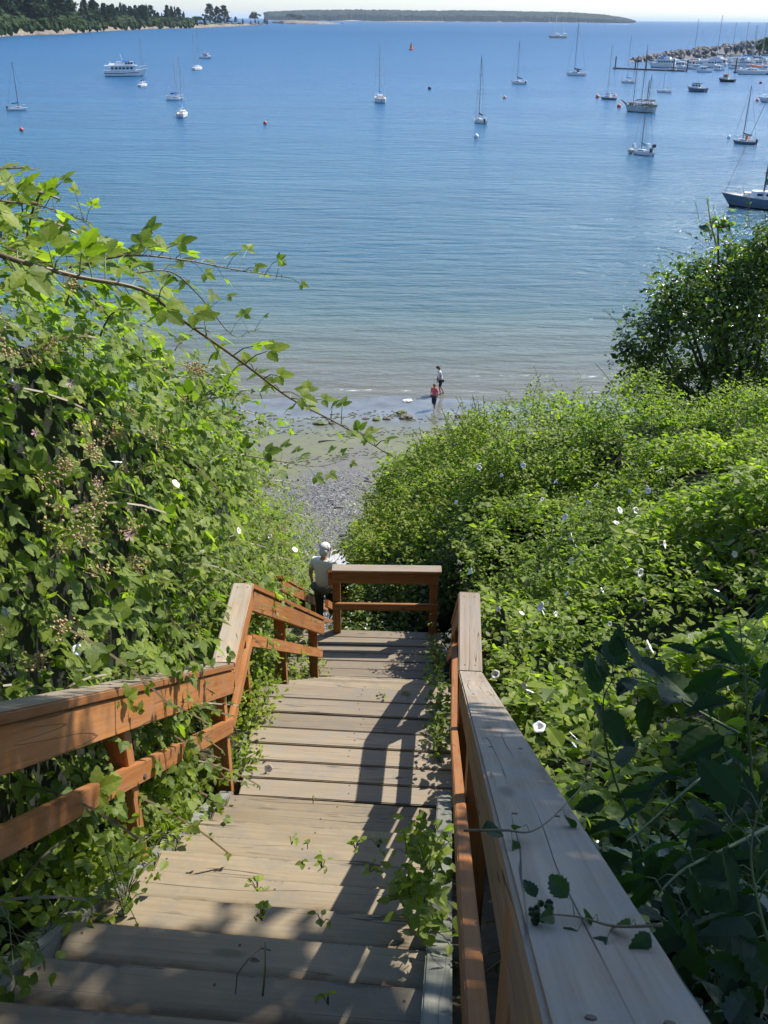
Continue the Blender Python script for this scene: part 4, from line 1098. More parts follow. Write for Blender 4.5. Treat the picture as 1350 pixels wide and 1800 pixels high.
for a in ((620, 972, 34, 'long grey driftwood-coloured boulder behind the concrete slab', mos), (640, 975, 30, 'grey boulder at the foot of the bank right of the slab', rockm2), (575, 953, 16, 'reddish dark rock just above the man', mos), (645, 960, 18, 'brown rock on gravel above the pipe railing', mos)):
    shore_rock(a[0], a[1], a[2], a[3], a[4], .5)
# pebbles
b_v = []; b_t = []
oct_v = np.array([(1, 0, 0), (0, 1, 0), (-1, 0, 0), (0, -1, 0), (0, 0, 1), (0, 0, -1)], float); oct_t = np.array([(0, 1, 4), (1, 2, 4), (2, 3, 4), (3, 0, 4), (1, 0, 5), (2, 1, 5), (3, 2, 5), (0, 3, 5)])
npb = 15000
yy_ = 24.5 + 13.5 * rng.random(npb) ** 1.3; xx_ = rng.uniform(-4, 4.5, npb) * (yy_ / 30)
zz_ = ground_z(xx_, yy_); ss = rng.uniform(.015, .05, npb) * (1 + 1.2 * (rng.random(npb) > .97))
dia = rng.uniform(.6, 1.3, (npb, 3)) * [1, 1, .6]; ang_ = rng.uniform(0, 6.28, npb)
Vx = oct_v[None] * (dia * ss[:, None])[:, None, :]
ca, sa = np.cos(ang_)[:, None], np.sin(ang_)[:, None]
Vp = np.stack([Vx[..., 0] * ca - Vx[..., 1] * sa, Vx[..., 0] * sa + Vx[..., 1] * ca, Vx[..., 2]], -1) + np.stack([xx_, yy_, zz_ + ss * .2], 1)[:, None]
Tp = oct_t[None] + (np.arange(npb) * 6)[:, None, None]
mp_, nt, p = new_mat('pebbles'); ge = N(nt, 'ShaderNodeNewGeometry')
nt.links.new(ramp(nt, ge.outputs['Random Per Island'], [(0, (.06, .06, .06)), (.5, (.15, .145, .135)), (.85, (.27, .25, .22)), (1, (.5, .47, .42))]), p.inputs['Base Color']); p.inputs['Roughness'].default_value = .8
props(link('gravel', mesh_np('gravel', Vp.reshape(-1, 3), Tp.reshape(-1, 3)), mp_), 'grey pebbles strewn over the upper beach', kind='stuff')

# ------------------------------------------------------------------ people
skin = plain('skin', (.50, .29, .20), .55, .06); skin2 = plain('tanned_skin', (.42, .24, .16), .55, .06)
def skinned(name, J, edges, mat, parent, root, lv=2):
    keys = list(J); me = bpy.data.meshes.new(name)
    me.from_pydata([J[k][0] for k in keys], [(keys.index(a), keys.index(b_)) for a, b_ in edges], [])
    o = link(name, me, mat, parent)
    o.modifiers.new('Skin', 'SKIN'); o.modifiers['Skin'].use_smooth_shade = True
    for i, k in enumerate(keys):
        sv = me.skin_vertices[0].data[i]; r = J[k][1]; sv.radius = r if isinstance(r, tuple) else (r, r); sv.use_root = (k == root)
    s = o.modifiers.new('Subsurf', 'SUBSURF'); s.levels = lv; s.render_levels = lv
    return o
def person(label, P, rz, H, sk, cloth, pose, hairc, hair_len, bald=False):
    """facing +y locally; pose: dict of hip/knee/foot and arm offsets"""
    t = thing('person', label, 'person', P, rz, scale=H)
    hl = pose.get('lean', 0.0)
    J = {}
    def put(k, x, y, z, r): J[k] = (Vector((x, y, z)), r)
    put('pelvis', 0, 0, .53, (.082, .062)); put('waist', 0, hl * .3, .62, (.072, .055)); put('chest', 0, hl * .7, .73, (.085, .062)); put('neckb', 0, hl, .815, .045)
    put('neck', 0, hl + .008, .85, .030); put('head', 0, hl + .02 + pose.get('nod', 0) * .5, .905, (.047, .056)); put('crown', 0, hl + .018 + pose.get('nod', 0), .962, (.040, .046))
    Ed = [('pelvis', 'waist'), ('waist', 'chest'), ('chest', 'neckb'), ('neckb', 'neck'), ('neck', 'head'), ('head', 'crown')]
    for s, c in ((-1, 'l'), (1, 'r')):
        kn = pose['knee' + c]; ft = pose['foot' + c]
        put('hip' + c, s * .052, 0, .50, .052); put('knee' + c, s * .055, kn[0], kn[1], .034); put('ank' + c, s * .055, ft[0], ft[1] + .035, .020); put('toe' + c, s * .06, ft[0] + .085, ft[1] + .014, .016)
        Ed += [('pelvis', 'hip' + c), ('hip' + c, 'knee' + c), ('knee' + c, 'ank' + c), ('ank' + c, 'toe' + c)]
        el = pose['elb' + c]; ha = pose['hand' + c]
        put('sh' + c, s * .105, hl, .795, .034); put('elb' + c, s * el[0], el[1] + hl, el[2], .024); put('wri' + c, s * ha[0], ha[1] + hl, ha[2], .016)
        wv_ = Vector((s * ha[0], ha[1] + hl, ha[2])); dd = (wv_ - J['elb' + c][0]).normalized()
        J['palm' + c] = (wv_ + dd * .035, (.018, .011))
        Ed += [('chest', 'sh' + c), ('sh' + c, 'elb' + c), ('elb' + c, 'wri' + c), ('wri' + c, 'palm' + c)]
    body = skinned('body', J, Ed, sk, t, 'pelvis')
    # hands: fingers as short chains, one mesh per hand
    for s, c in ((-1, 'l'), (1, 'r')):
        pw = J['palm' + c][0]; dd = (pw - J['wri' + c][0]).normalized(); sd = dd.cross(Vector((1, 0, 0))).normalized()
        b = MB()
        for k, ln in enumerate((.040, .046, .043, .034)):
            a = pw + sd * (.014 - .0093 * k); cu = Vector((-s * .4, 0, 0))
            b.tube([a, a + dd * ln * .5, a + (dd + cu * .5).normalized() * ln * .95 + dd * ln * .1], [.0052, .0048, .0036], 6)
        a = pw - dd * .018 + sd * .014
        b.tube([a, a + (sd + dd).normalized() * .02, a + (sd * .6 + dd).normalized() * .038], [.006, .0055, .004], 6)
        b.build('hand', sk, t, True)
    shirtc, pantc, sleeve, leg = cloth
    g = 1.18
    K = {k: (v[0], tuple(q * g for q in v[1]) if isinstance(v[1], tuple) else v[1] * g) for k, v in J.items()}
    ks = {k: K[k] for k in ('waist', 'chest')}
    ks['hem'] = (Vector((0, .0, .485)), (.104, .086)); ks['col'] = (J['neckb'][0] + Vector((0, 0, .004)), (.052, .044))
    Es = [('hem', 'waist'), ('waist', 'chest'), ('chest', 'col')]
    for c in 'lr':
        sh = J['sh' + c][0]; e = J['elb' + c][0]; ks['sh' + c] = (sh, .044); ks['sl' + c] = (sh.lerp(e, sleeve), .042); Es += [('chest', 'sh' + c), ('sh' + c, 'sl' + c)]
    skinned('shirt', ks, Es, shirtc, t, 'chest')
    kp = {'pelvis': (Vector((0, 0, .545)), (.096, .078))}; Ep = []
    for c in 'lr':
        kp['hip' + c] = (J['hip' + c][0], .062); kn = J['knee' + c][0]; an = J['ank' + c][0]
        Ep += [('pelvis', 'hip' + c)]
        if leg <= 1: kp['k' + c] = (J['hip' + c][0].lerp(kn, leg), .052); Ep += [('hip' + c, 'k' + c)]
        else: kp['k' + c] = (kn, .044); kp['a' + c] = (kn.lerp(an, leg - 1), .036); Ep += [('hip' + c, 'k' + c), ('k' + c, 'a' + c)]
    skinned('trousers', kp, Ep, pantc, t, 'pelvis')
    hd = J['head'][0]; cr = J['crown'][0]
    b = MB(); b.ball((cr.x, cr.y - .010, cr.z - .022), .062, 14, 10, (.86, 1.0, .84 if not bald else .7), .04)
    if hair_len: b.ball((hd.x, hd.y - .040, hd.z - hair_len * .4), .05, 12, 8, (.95, .6, 1 + hair_len * 6), .05)
    b.build('hair', hairc, t, True)
    f = hd + Vector((0, .052, .012))
    b = MB(); b.add([f + Vector((0, .018, -.012)), f + Vector((-.008, .0, -.018)), f + Vector((.008, 0, -.018)), f + Vector((0, .0, .016))], [(0, 1, 2), (0, 2, 3), (0, 3, 1)]); b.build('nose', sk, t)
    for s in (-1, 1):
        MB().ball((hd.x + s * .017, hd.y + .048, hd.z + .018), .0065, 8, 6).build('eye', blackp, t, True)
        MB().ball((hd.x + s * .047, hd.y + .004, hd.z + .006), .014, 8, 6, (.4, .8, 1.2)).build('ear', sk, t, True)
    MB().box((hd.x, hd.y + .052, hd.z - .022), (.024, .006, .005)).build('mouth', BC['maroon'], t)
    return t
grey_tee = plain('pale_grey_tshirt', (.84, .83, .79), .85, .04); khaki = plain('olive_khaki', (.13, .125, .085), .85, .1); whitehair = plain('white_hair', (.74, .72, .70), .8, .1, 40)
white_tee = plain('white_tshirt', (.78, .79, .80), .85, .05); darkshort = plain('dark_blue_shorts', (.03, .035, .06), .85); coral = plain('coral_pink_top', (.70, .13, .14), .85, .06); brownh = plain('brown_hair', (.07, .04, .025), .8, .2, 30); blondh = plain('dark_blond_hair', (.20, .14, .06), .8, .2, 30)
stand = dict(kneel=(.01, .27), kneer=(.0, .27), footl=(0, 0), footr=(-.02, 0), elbl=(.145, -.01, .64), elbr=(.145, -.01, .64), handl=(.16, .05, .51), handr=(.15, .10, .55), lean=.02, nod=.03)
yman = 13.2; zman = -6.59 - .19 * (int((yman - 9.95) / .28) + 1)
q = at_y(568, 1000, yman)
person('white-haired man in pale grey t-shirt and khaki trousers walking down the lower flight', Vector((q.x, yman, R_(zman))), -.35, 1.56, skin, (grey_tee, khaki, .62, 1.85), dict(stand, kneer=(.07, .30), footr=(.05, .115)), whitehair, 0.01)
MB()
def beach_pt(px, py):
    y = 48.0
    for _ in range(15):
        P = at_y(px, py, y); g_ = float(ground_z([P.x], [P.y])[0]); d = ray(px, py); y = (g_ - E) / d.z * d.y
    P = at_y(px, py, y); P.z = max(P.z, -.05); return P
P = beach_pt(774, 694); Hh = top_z(771, 643, P) - P.z
person('brown-haired adult in white t-shirt and dark shorts wading at the water edge', P, PI / 2 + .15, Hh * 1.02, skin2, (white_tee, darkshort, .55, .95), dict(kneel=(.05, .27), kneer=(.0, .27), footl=(.0, .0), footr=(-.13, .02), elbl=(.13, -.02, .65), elbr=(.135, .0, .64), handl=(.12, .06, .53), handr=(.12, .04, .52), lean=.05, nod=.05), brownh, .02)
P = beach_pt(763, 720); Hh = top_z(762, 674, P) - P.z
person('child in coral pink top and dark leggings walking on the wet sand', P, PI / 2 + .9, Hh * 1.02, skin2, (coral, darkshort, .8, 1.3), dict(kneel=(.045, .27), kneer=(.02, .27), footl=(.05, .0), footr=(-.09, .02), elbl=(.13, -.02, .65), elbr=(.135, .0, .64), handl=(.12, .04, .53), handr=(.12, .05, .53), lean=.01, nod=.0), blondh, .02)

# ------------------------------------------------------------------ foliage
def leaflet(n=4, w=.62, fold=.10, droop=.16, serr=0.0, ox=0.0, oy=0.0, rot=0.0, sc=1.0):
    "one leaf blade, base at origin, along +x; returns verts, tris"
    xs = np.linspace(0, 1, n + 1); V_ = []; T_ = []
    def wid(x): return w * .5 * (math.sin(math.pi * min(1, x) ** .72) ** .85 if 0 < x < 1 else 0)
    mid = [(x, 0, -droop * x * x) for x in xs]
    V_ += mid
    L_ = []; R2 = []
    sx_ = np.linspace(0, 1, (2 * n if serr else n) + 1)[1:-1]
    for i, x in enumerate(sx_):
        q = wid(x) * (1 + (serr if i % 2 == 0 else -serr)); xx = x + (.03 if serr and i % 2 == 0 else 0)
        L_.append(len(V_)); V_.append((xx, q, fold * q / w * 2 * .5 - droop * x * x))
        R2.append(len(V_)); V_.append((xx, -q, fold * q / w * 2 * .5 - droop * x * x))
    k = 2 if serr else 1
    for side, S_ in ((1, L_), (-1, R2)):
        chain = [0] + S_ + [n]
        for i in range(len(chain) - 1):
            m0 = min(i // k, n); m1 = min((i + 1) // k, n)
            a, b_ = chain[i], chain[i + 1]
            tri = []
            if a != m0: tri.append((m0, a, b_) if side < 0 else (m0, b_, a))
            if m1 != m0 and b_ != m1: tri.append((m0, b_, m1) if side < 0 else (m0, m1, b_))
            T_ += tri
    V_ = np.array(V_, float) * sc
    c, s_ = math.cos(rot), math.sin(rot)
    V_ = np.stack([V_[:, 0] * c - V_[:, 1] * s_ + ox, V_[:, 0] * s_ + V_[:, 1] * c + oy, V_[:, 2]], 1)
    return V_, np.array(T_, int)
def join_t(parts):
    Vs = []; Ts = []; n = 0
    for v, t_ in parts: Vs.append(v); Ts.append(t_ + n); n += len(v)
    return np.concatenate(Vs), np.concatenate(Ts)
def tri_leaf(n=3, serr=0.0, w=.68):
    return join_t([leaflet(n, w, serr=serr, ox=.15), leaflet(n, w, serr=serr, ox=.05, oy=.04, rot=1.15, sc=.82), leaflet(n, w, serr=serr, ox=.05, oy=-.04, rot=-1.2, sc=.80)])
TPL = {'tri_hi': tri_leaf(4, .10), 'tri_mid': tri_leaf(3), 'tri_lo': tri_leaf(2, w=.75),
       'one_hi': leaflet(6, .60, serr=.10, fold=.16), 'one_mid': leaflet(3, .6), 'one_lo': leaflet(2, .62), 'heart': leaflet(4, .85, fold=.2, droop=.25), 'narrow': leaflet(5, .36, serr=.14, fold=.2, droop=.3)}

def frames(tip, nrm):
    x = tip / (np.linalg.norm(tip, axis=1, keepdims=True) + 1e-9)
    z = nrm - (nrm * x).sum(1, keepdims=True) * x
    z /= (np.linalg.norm(z, axis=1, keepdims=True) + 1e-9)
    y = np.cross(z, x)
    return np.stack([x, y, z], 2)          # columns

class Leaves:
    def __init__(s): s.P = []; s.R = []; s.S = []
    def add(s, P, tip, nrm, size):
        s.P.append(P); s.R.append(frames(tip, nrm)); s.S.append(size); return s
    def cat(s): return np.concatenate(s.P), np.concatenate(s.R), np.concatenate(s.S)

def leaf_mesh(P, R, Sz, tpl, name='leaves'):
    V_, T_ = TPL[tpl]
    rx = rng.uniform(.75, 1.25, (len(P), 1)); cu = rng.uniform(.3, 2.2, (len(P), 1))
    Vl = np.stack([np.broadcast_to(V_[:, 0], (len(P), len(V_))), V_[:, 1] * rx, V_[:, 2] * cu], -1) * Sz[:, None, None]
    Vw = np.einsum('nij,nkj->nki', R, Vl) + P[:, None, :]
    Tw = T_[None] + (np.arange(len(P)) * len(V_))[:, None, None]
    return mesh_np(name, Vw.reshape(-1, 3), Tw.reshape(-1, 3))

_tplmesh = {}
def tpl_mesh(tpl, mat):
    k = (tpl, mat)
    if k not in _tplmesh:
        me = mesh_np('leaf', *TPL[tpl]); me.materials.append(M[mat]); _tplmesh[k] = me
    return _tplmesh[k]
camP = np.array([0, 0, E]); fwn = np.array(fw); rtn = np.array(rt); upn_ = np.array(up)
def project(P):
    d = P - camP; z = d @ fwn
    return 675 + F * (d @ rtn) / z, 900 - F * (d @ upn_) / z, z

def emit(t, L_, tpl, mat, nind=0, hi=None, part='leaves', pick_front=None):
    """leaves of a plant: the largest in view as objects of their own, the rest joined"""
    P, R, Sz = L_.cat() if isinstance(L_, Leaves) else L_
    org = np.array(WM[t.name].translation)
    if nind:
        px, py, z = project(P)
        ok = (px > -20) & (px < 1370) & (py > -20) & (py < 1820) & (z > .2)
        sc = np.where(ok, Sz / np.maximum(z, .2) * rng.uniform(.8, 1.0, len(P)), 0)
        if pick_front is not None: sc = sc * pick_front
        order = np.argsort(-sc)[:nind]; order = order[sc[order] > 0]
        me = tpl_mesh(hi or tpl, mat)
        for i in order:
            Mx = Matrix.Identity(4)
            s_ = float(Sz[i])
            for a in range(3):
                for b_ in range(3): Mx[a][b_] = float(R[i, a, b_]) * s_ * ((1, .95 + .2 * ((i * 37) % 10) / 10, .5 + 1.5 * ((i * 71) % 10) / 10)[b_])
                Mx[a][3] = float(P[i, a] - org[a])
            o = bpy.data.objects.new('leaf', me); COL.objects.link(o); o.parent = t; o.matrix_basis = Mx
        keep = np.ones(len(P), bool); keep[order] = False
        P, R, Sz = P[keep], R[keep], Sz[keep]
    if len(P):
        me = leaf_mesh(P - org, R, Sz, tpl, part); me.materials.append(M[mat])
        o = link(part, me, None, t); o['kind'] = 'stuff'

def unit(v): return v / (np.linalg.norm(v, axis=1, keepdims=True) + 1e-9)

def cover(surfP, surfN, size, L_, depth=(-.3, .06), rough=.22, lift=.5, upb=.7, rnd=.65, nsc=1.6, gap=-.52):
    "leaves lying over a surface; surfP, surfN sampled points"
    n = len(surfP)
    d = vnoise(surfP, nsc) * rough + vnoise(surfP + 31, nsc * 2.7) * rough * .45
    dep = rng.uniform(0, 1, n) ** 1.0 * (depth[0] - depth[1]) + depth[1]
    P = surfP + surfN * (d + dep)[:, None]
    nr = unit(surfN * lift + np.array([.35, .12, upb]) + rng.normal(size=(n, 3)) * rnd * .6)
    tip = unit(np.cross(nr, rng.normal(size=(n, 3))) + surfN * .3 + np.array([0, 0, -.25]))
    sz = size * rng.uniform(.5, 1.25, n) * np.where(rng.random(n) < .10, 1.55, 1.0) * (1 + .22 * vnoise(surfP + 57, .8))
    keep = (vnoise(surfP + 11, 2.4) + rng.normal(size=n) * .12) > gap
    L_.add(P[keep], tip[keep], nr[keep], sz[keep])

def sprays(surfP, surfN, n, length, size, L_, stems, k=(8, 14), upb=.6, out=.8, droop=.5, rough=.2, nsc=1.6):
    "shoots growing out of a surface, leaves alternating along each"
    i = rng.integers(0, len(surfP), n)
    B = surfP[i]; Nn = surfN[i]
    B = B + Nn * (vnoise(B, nsc) * rough - .1)[:, None]
    D = unit(Nn * out + np.array([0, 0, upb]) + rng.normal(size=(n, 3)) * .55)
    ln = length * rng.uniform(.5, 1.3, n)
    PP = []; TT = []; NN = []; SS = []
    for a in range(n):
        m_ = rng.integers(k[0], k[1]); s_ = (np.arange(m_) + 1) / m_
        side = np.cross(D[a], [0, 0, 1]); side /= np.linalg.norm(side) + 1e-9
        cur = B[a] + D[a] * (s_ * ln[a])[:, None] + np.array([0, 0, -1]) * (droop * ln[a] * s_ ** 2)[:, None]
        tan = D[a] + np.array([0, 0, -2 * droop]) * s_[:, None]; tan /= np.linalg.norm(tan, axis=1, keepdims=True)
        sg = np.where(np.arange(m_) % 2 == 0, 1, -1)[:, None]
        PP.append(cur); TT.append(tan * .55 + side * sg * .9 + rng.normal(size=(m_, 3)) * .25)
        NN.append(np.array([0, 0, 1.0]) + rng.normal(size=(m_, 3)) * .4 - tan * .2); SS.append(size * rng.uniform(.6, 1.15, m_) * (1.05 - .55 * s_ ** 2))
        if stems is not None: stems.append((B[a], cur, ))
    L_.add(np.concatenate(PP), np.concatenate(TT), np.concatenate(NN), np.concatenate(SS))

def stems_mesh(t, stems, r, mat, name='stem', most=260):
    org = Vector(WM[t.name].translation); b = MB()
    for B, cur in stems[:most]:
        pts = [Vector(B)] + [Vector(c) for c in cur[:: max(1, len(cur) // 4)]] + [Vector(cur[-1])]
        b.tube([p - org for p in pts], [r] * (len(pts) - 1) + [r * .4], 3, False)
    if b.V:
        o = b.build(name, M[mat], t); o['kind'] = 'stuff'

def tri_area_sample(Vg, n):
    "Vg: grid (a,b,3) -> n points and normals"
    A = Vg[:-1, :-1].reshape(-1, 3); B = Vg[1:, :-1].reshape(-1, 3); Cc = Vg[:-1, 1:].reshape(-1, 3); D = Vg[1:, 1:].reshape(-1, 3)
    nrm = np.cross(D - A, Cc - B); ar = np.linalg.norm(nrm, axis=1) + 1e-9; nrm = nrm / ar[:, None]
    i = rng.choice(len(A), n, p=ar / ar.sum()); u_ = rng.random((n, 1)); v_ = rng.random((n, 1))
    P = A[i] * (1 - u_) * (1 - v_) + B[i] * u_ * (1 - v_) + Cc[i] * (1 - u_) * v_ + D[i] * u_ * v_
    return P, nrm[i]

def blocker(t, Vg, inset, rough=0.0, nsc=1.6, flip=1):
    "added dark sheet inside a thicket: blocks light, stands for its inner shade"
    a, b_ = Vg.shape[:2]
    du = np.gradient(Vg, axis=0); dv = np.gradient(Vg, axis=1); n_ = np.cross(du, dv); n_ /= np.linalg.norm(n_, axis=2, keepdims=True) + 1e-9
    sgn = Vg.sgn if hasattr(Vg, 'sgn') else 1
    Q = Vg.reshape(-1, 3); P = Q + n_.reshape(-1, 3) * (inset + flip * rough * vnoise(Q, nsc))[:, None]; P = P + (vnoise(P, 3.0) * .05)[:, None]
    org = np.array(WM[t.name].translation); idx = np.arange(a * b_).reshape(a, b_)
    T = np.concatenate([np.stack([idx[:-1, :-1], idx[1:, :-1], idx[1:, 1:]], -1).reshape(-1, 3), np.stack([idx[:-1, :-1], idx[1:, 1:], idx[:-1, 1:]], -1).reshape(-1, 3)])
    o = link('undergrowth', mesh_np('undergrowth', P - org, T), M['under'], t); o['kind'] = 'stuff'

def flower_mesh():
    b = MB(); n = 20; rings = [(0, .08), (.4, .14), (.8, .34), (1.0, .68), (1.04, .92), (.96, 1.04)]
    V_ = []
    for z, r in rings:
        for k in range(n):
            a = 2 * PI * k / n; rr = r * (1 + .07 * math.cos(5 * a) * (z > .9)); z = z + .06 * math.cos(5 * a + 1) * (r > .8); V_.append((rr * math.cos(a), rr * math.sin(a), z * 1.1))
    Fc = [(i * n + k, i * n + (k + 1) % n, (i + 1) * n + (k + 1) % n, (i + 1) * n + k) for i in range(len(rings) - 1) for k in range(n)]
    return mesh_py('bindweed_flower', V_, Fc, True)
FLW = flower_mesh(); FLW.materials.append(M['petal'])
def small_flower():
    V_ = [(0, 0, 0)]; Fc = []
    for k in range(5):
        a = 2 * PI * k / 5; n = len(V_); V_ += [(.9 * math.cos(a - .35), .9 * math.sin(a - .35), .2), (1.1 * math.cos(a), 1.1 * math.sin(a), .25), (.9 * math.cos(a + .35), .9 * math.sin(a + .35), .2)]; Fc.append((0, n, n + 1, n + 2))
    return mesh_py('blossom', V_, Fc)
BLS = small_flower(); BLS.materials.append(M['pink'])
def berry_mesh(seed):
    r = random.Random(seed); b = MB()
    for k in range(16):
        c = Vector((r.gauss(0, .5), r.gauss(0, .5), r.gauss(0, .4)))
        b.ball(c, r.uniform(.09, .15), 5, 4)
        b.tube([c, c * .4 + Vector((0, 0, -.6))], .02, 3, False)
    return mesh_py('berry_cluster', b.V, b.F)
BER = [berry_mesh(i) for i in range(3)]
for m_ in BER: m_.materials.append(M['berry'])
def put(t, name, me, P, scale, dirv=None):
    dirv = dirv or Vector((0, 0, 1))
    Q = Vector(dirv).to_track_quat('Z', 'Y').to_matrix().to_4x4() @ Matrix.Rotation(rd.uniform(0, 6.28), 4, 'Z')
    return link(name, me, None, t, Matrix.Translation(Vector(P)) @ Q @ Matrix.Scale(scale, 4), True)
def on_surface(px, py, Pn, tol=26):
    "the plant point nearest the camera that shows at the picture position"
    x, y, z = project(Pn); k = np.where((abs(x - px) < tol) & (abs(y - py) < tol) & (z > .3))[0]
    if len(k) == 0: return None
    return Pn[k[np.argmin(z[k])]]

# ---- left thicket: a tall hedge-like wall beside the stairs
ridge = [at_y(px, py, y) for px, py, y in ((-60, 350, 3.0), (10, 362, 3.4), (120, 432, 3.9), (225, 530, 4.5), (310, 622, 5.4), (390, 705, 6.6), (465, 790, 9), (520, 885, 13), (535, 950, 17))]
ry = np.array([p.y for p in ridge]); rx_ = np.array([p.x for p in ridge]); rz = np.array([p.z for p in ridge])
def leftgrid(y0, y1, nu, nv=16):
    ys = np.linspace(y0, y1, nu); G = np.zeros((nu, nv, 3))
    for i, y in enumerate(ys):
        xb = np.interp(y, [0, 4.76, 5.7, 8.6, 9.3, 20], [-1.30, -.98, -1.02, -.92, -1.42, -1.5]) - .06
        zb = float(prof(y)) + E - .1
        x1 = np.interp(y, ry, rx_); z1 = np.interp(y, ry, rz) + np.interp(y, [4.2, 6, 9], [.20, .16, .08])
        if y < 3: x1 = -1.35 - (3 - y) * .05; z1 = rz[0] + .20 + (3 - y) * .5
        x1 = min(x1, xb - .12)
        h = z1 - zb
        prof_pts = [(xb, zb), (xb - .0, zb + h * .22), (xb - .05, zb + h * .45), (xb * .5 + x1 * .5 - .02, zb + h * .68), (x1 + .05, zb + h * .90), (x1 - .06, zb + h * .99), (x1 - .8, z1 + .03), (x1 - 1.8, z1 - .15), (x1 - 3.5, z1 - .6)]
        s_ = np.linspace(0, 8, nv); k = np.arange(9)
        G[i, :, 0] = np.interp(s_, k, [q[0] for q in prof_pts]); G[i, :, 2] = np.interp(s_, k, [q[1] for q in prof_pts]); G[i, :, 1] = y
    return G
def thicket(name, label, G, flip, n_cover, n_spray, size, length, tpl, mat, group=None, nind=250, hi=None, second=None, cover_kw={}, spray_kw={}, stem_r=.004, inset=.62, cat='bush', fl=0, flist=(), blist=(), plist=()):
    c = G.reshape(-1, 3).mean(0); zmin = G[..., 2].min()
    t = thing(name, label, cat, (c[0], c[1], zmin), 0, group)
    P, Nn = tri_area_sample(G, n_cover)
    Nn = Nn * flip
    L_ = Leaves(); cover(P, Nn, size, L_, **cover_kw)
    st = []
    P2, N2 = tri_area_sample(G, max(n_spray * 2, 10)); N2 = N2 * flip
    sprays(P2, N2, n_spray, length, size, L_, st, **spray_kw)
    if inset < .6: blocker(t, G, -inset * flip, cover_kw.get('rough', .2), cover_kw.get('nsc', 1.6), flip)
    Pa, Ra, Sa = L_.cat()
    if second:
        m2, frac, fn = second
        sel = rng.random(len(Pa)) < (frac if fn is None else fn(Pa))
        emit(t, (Pa[sel], Ra[sel], Sa[sel]), tpl, m2, nind // 4, hi)
        Pb, Rb, Sb = Pa[~sel], Ra[~sel], Sa[~sel]
    else: Pb, Rb, Sb = Pa, Ra, Sa
    emit(t, (Pb, Rb, Sb), tpl, mat, nind, hi)
    stems_mesh(t, st, stem_r, 'cane')
    for px, py, s_ in flist:
        q = on_surface(px, py, Pa)
        if q is not None: put(t, 'bindweed_flower', FLW, q + unit((camP - q)[None])[0] * .015 + np.array([0, 0, .01]), s_ / F * project(q[None])[2][0] * .44 * rd.uniform(.8, 1.15), Vector((rd.uniform(-1.2, 1.0), rd.uniform(-.9, .6), rd.uniform(.1, 1))))
    for px, py, s_ in blist:
        q = on_surface(px, py, Pa)
        if q is not None: put(t, 'berry_cluster', rd.choice(BER), q + unit((camP - q)[None])[0] * .09, s_ / F * project(q[None])[2][0] * .62, Vector((rd.uniform(-.3, .8), rd.uniform(-1, .3), .6)))
    for px, py, s_ in plist:
        q = on_surface(px, py, Pa)
        if q is not None: put(t, 'blossom', BLS, q + unit((camP - q)[None])[0] * .06, s_ / F * project(q[None])[2][0] * .5, Vector((.3, -.8, .6)))
    return t, Pa
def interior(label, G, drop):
    "added dark sheet standing for the inner shade of a whole bank of shrubs, one continuous sheet"
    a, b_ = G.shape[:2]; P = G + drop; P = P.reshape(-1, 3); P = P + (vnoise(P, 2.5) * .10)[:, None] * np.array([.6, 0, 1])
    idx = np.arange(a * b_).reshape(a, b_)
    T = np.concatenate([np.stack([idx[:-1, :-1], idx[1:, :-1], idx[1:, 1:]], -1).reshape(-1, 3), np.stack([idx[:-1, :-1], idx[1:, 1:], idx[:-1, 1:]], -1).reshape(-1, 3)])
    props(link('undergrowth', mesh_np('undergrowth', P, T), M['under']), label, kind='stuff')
interior('dark sheet standing for the shade inside the bramble bushes at left', leftgrid(.9, 19, 90, 20), np.array([-.42, 0, -.42]))
bl_rand = lambda cx, cy, rx, ry_, n, s: [(rd.gauss(cx, rx), rd.gauss(cy, ry_), s * rd.uniform(.7, 1.2)) for _ in range(n)]
thicket('bramble_bush', 'tall bramble bush at the left edge beside the near handrail, with browned flower heads', leftgrid(.9, 4.2, 18), -1 if False else 1, 9500, 250, .061, .42, 'tri_mid', 'leaf_a', 'bramble bushes left of the stairs', 290, 'tri_hi', second=('leaf_y', .25, None), stem_r=.005,
        cover_kw=dict(depth=(-.50, .08), rough=.30), spray_kw=dict(rough=.18, k=(5, 9)),
        blist=bl_rand(50, 590, 45, 50, 12, 34) + bl_rand(150, 880, 40, 45, 14, 34) + bl_rand(60, 1120, 50, 25, 8, 34) + bl_rand(210, 800, 30, 30, 6, 30) + bl_rand(140, 790, 30, 20, 4, 30), flist=((48, 662, 26), (190, 803, 22), (110, 1140, 20), (200, 1070, 22), (35, 1075, 16)), plist=((140, 660, 16), (250, 950, 18), (75, 758, 14), (155, 895, 14), (175, 830, 14), (30, 700, 12)))
thicket('bramble_bush', 'bramble bush behind the kink of the left handrail, dark hollow in its side', leftgrid(4.2, 7.6, 18), 1, 9500, 260, .058, .42, 'tri_mid', 'leaf_a', 'bramble bushes left of the stairs', 250, 'tri_hi', second=('leaf_y', .3, None),
        cover_kw=dict(depth=(-.50, .08), rough=.34), spray_kw=dict(rough=.22, k=(5, 9)), blist=bl_rand(215, 790, 25, 25, 7, 26) + bl_rand(225, 960, 30, 25, 8, 28) + bl_rand(330, 650, 30, 20, 6, 22) + bl_rand(150, 1130, 40, 20, 6, 26), flist=((330, 880, 18), (255, 1010, 16), (410, 690, 16), (395, 930, 14), (300, 770, 14)), plist=((250, 950, 16), (165, 900, 12), (240, 870, 12)))
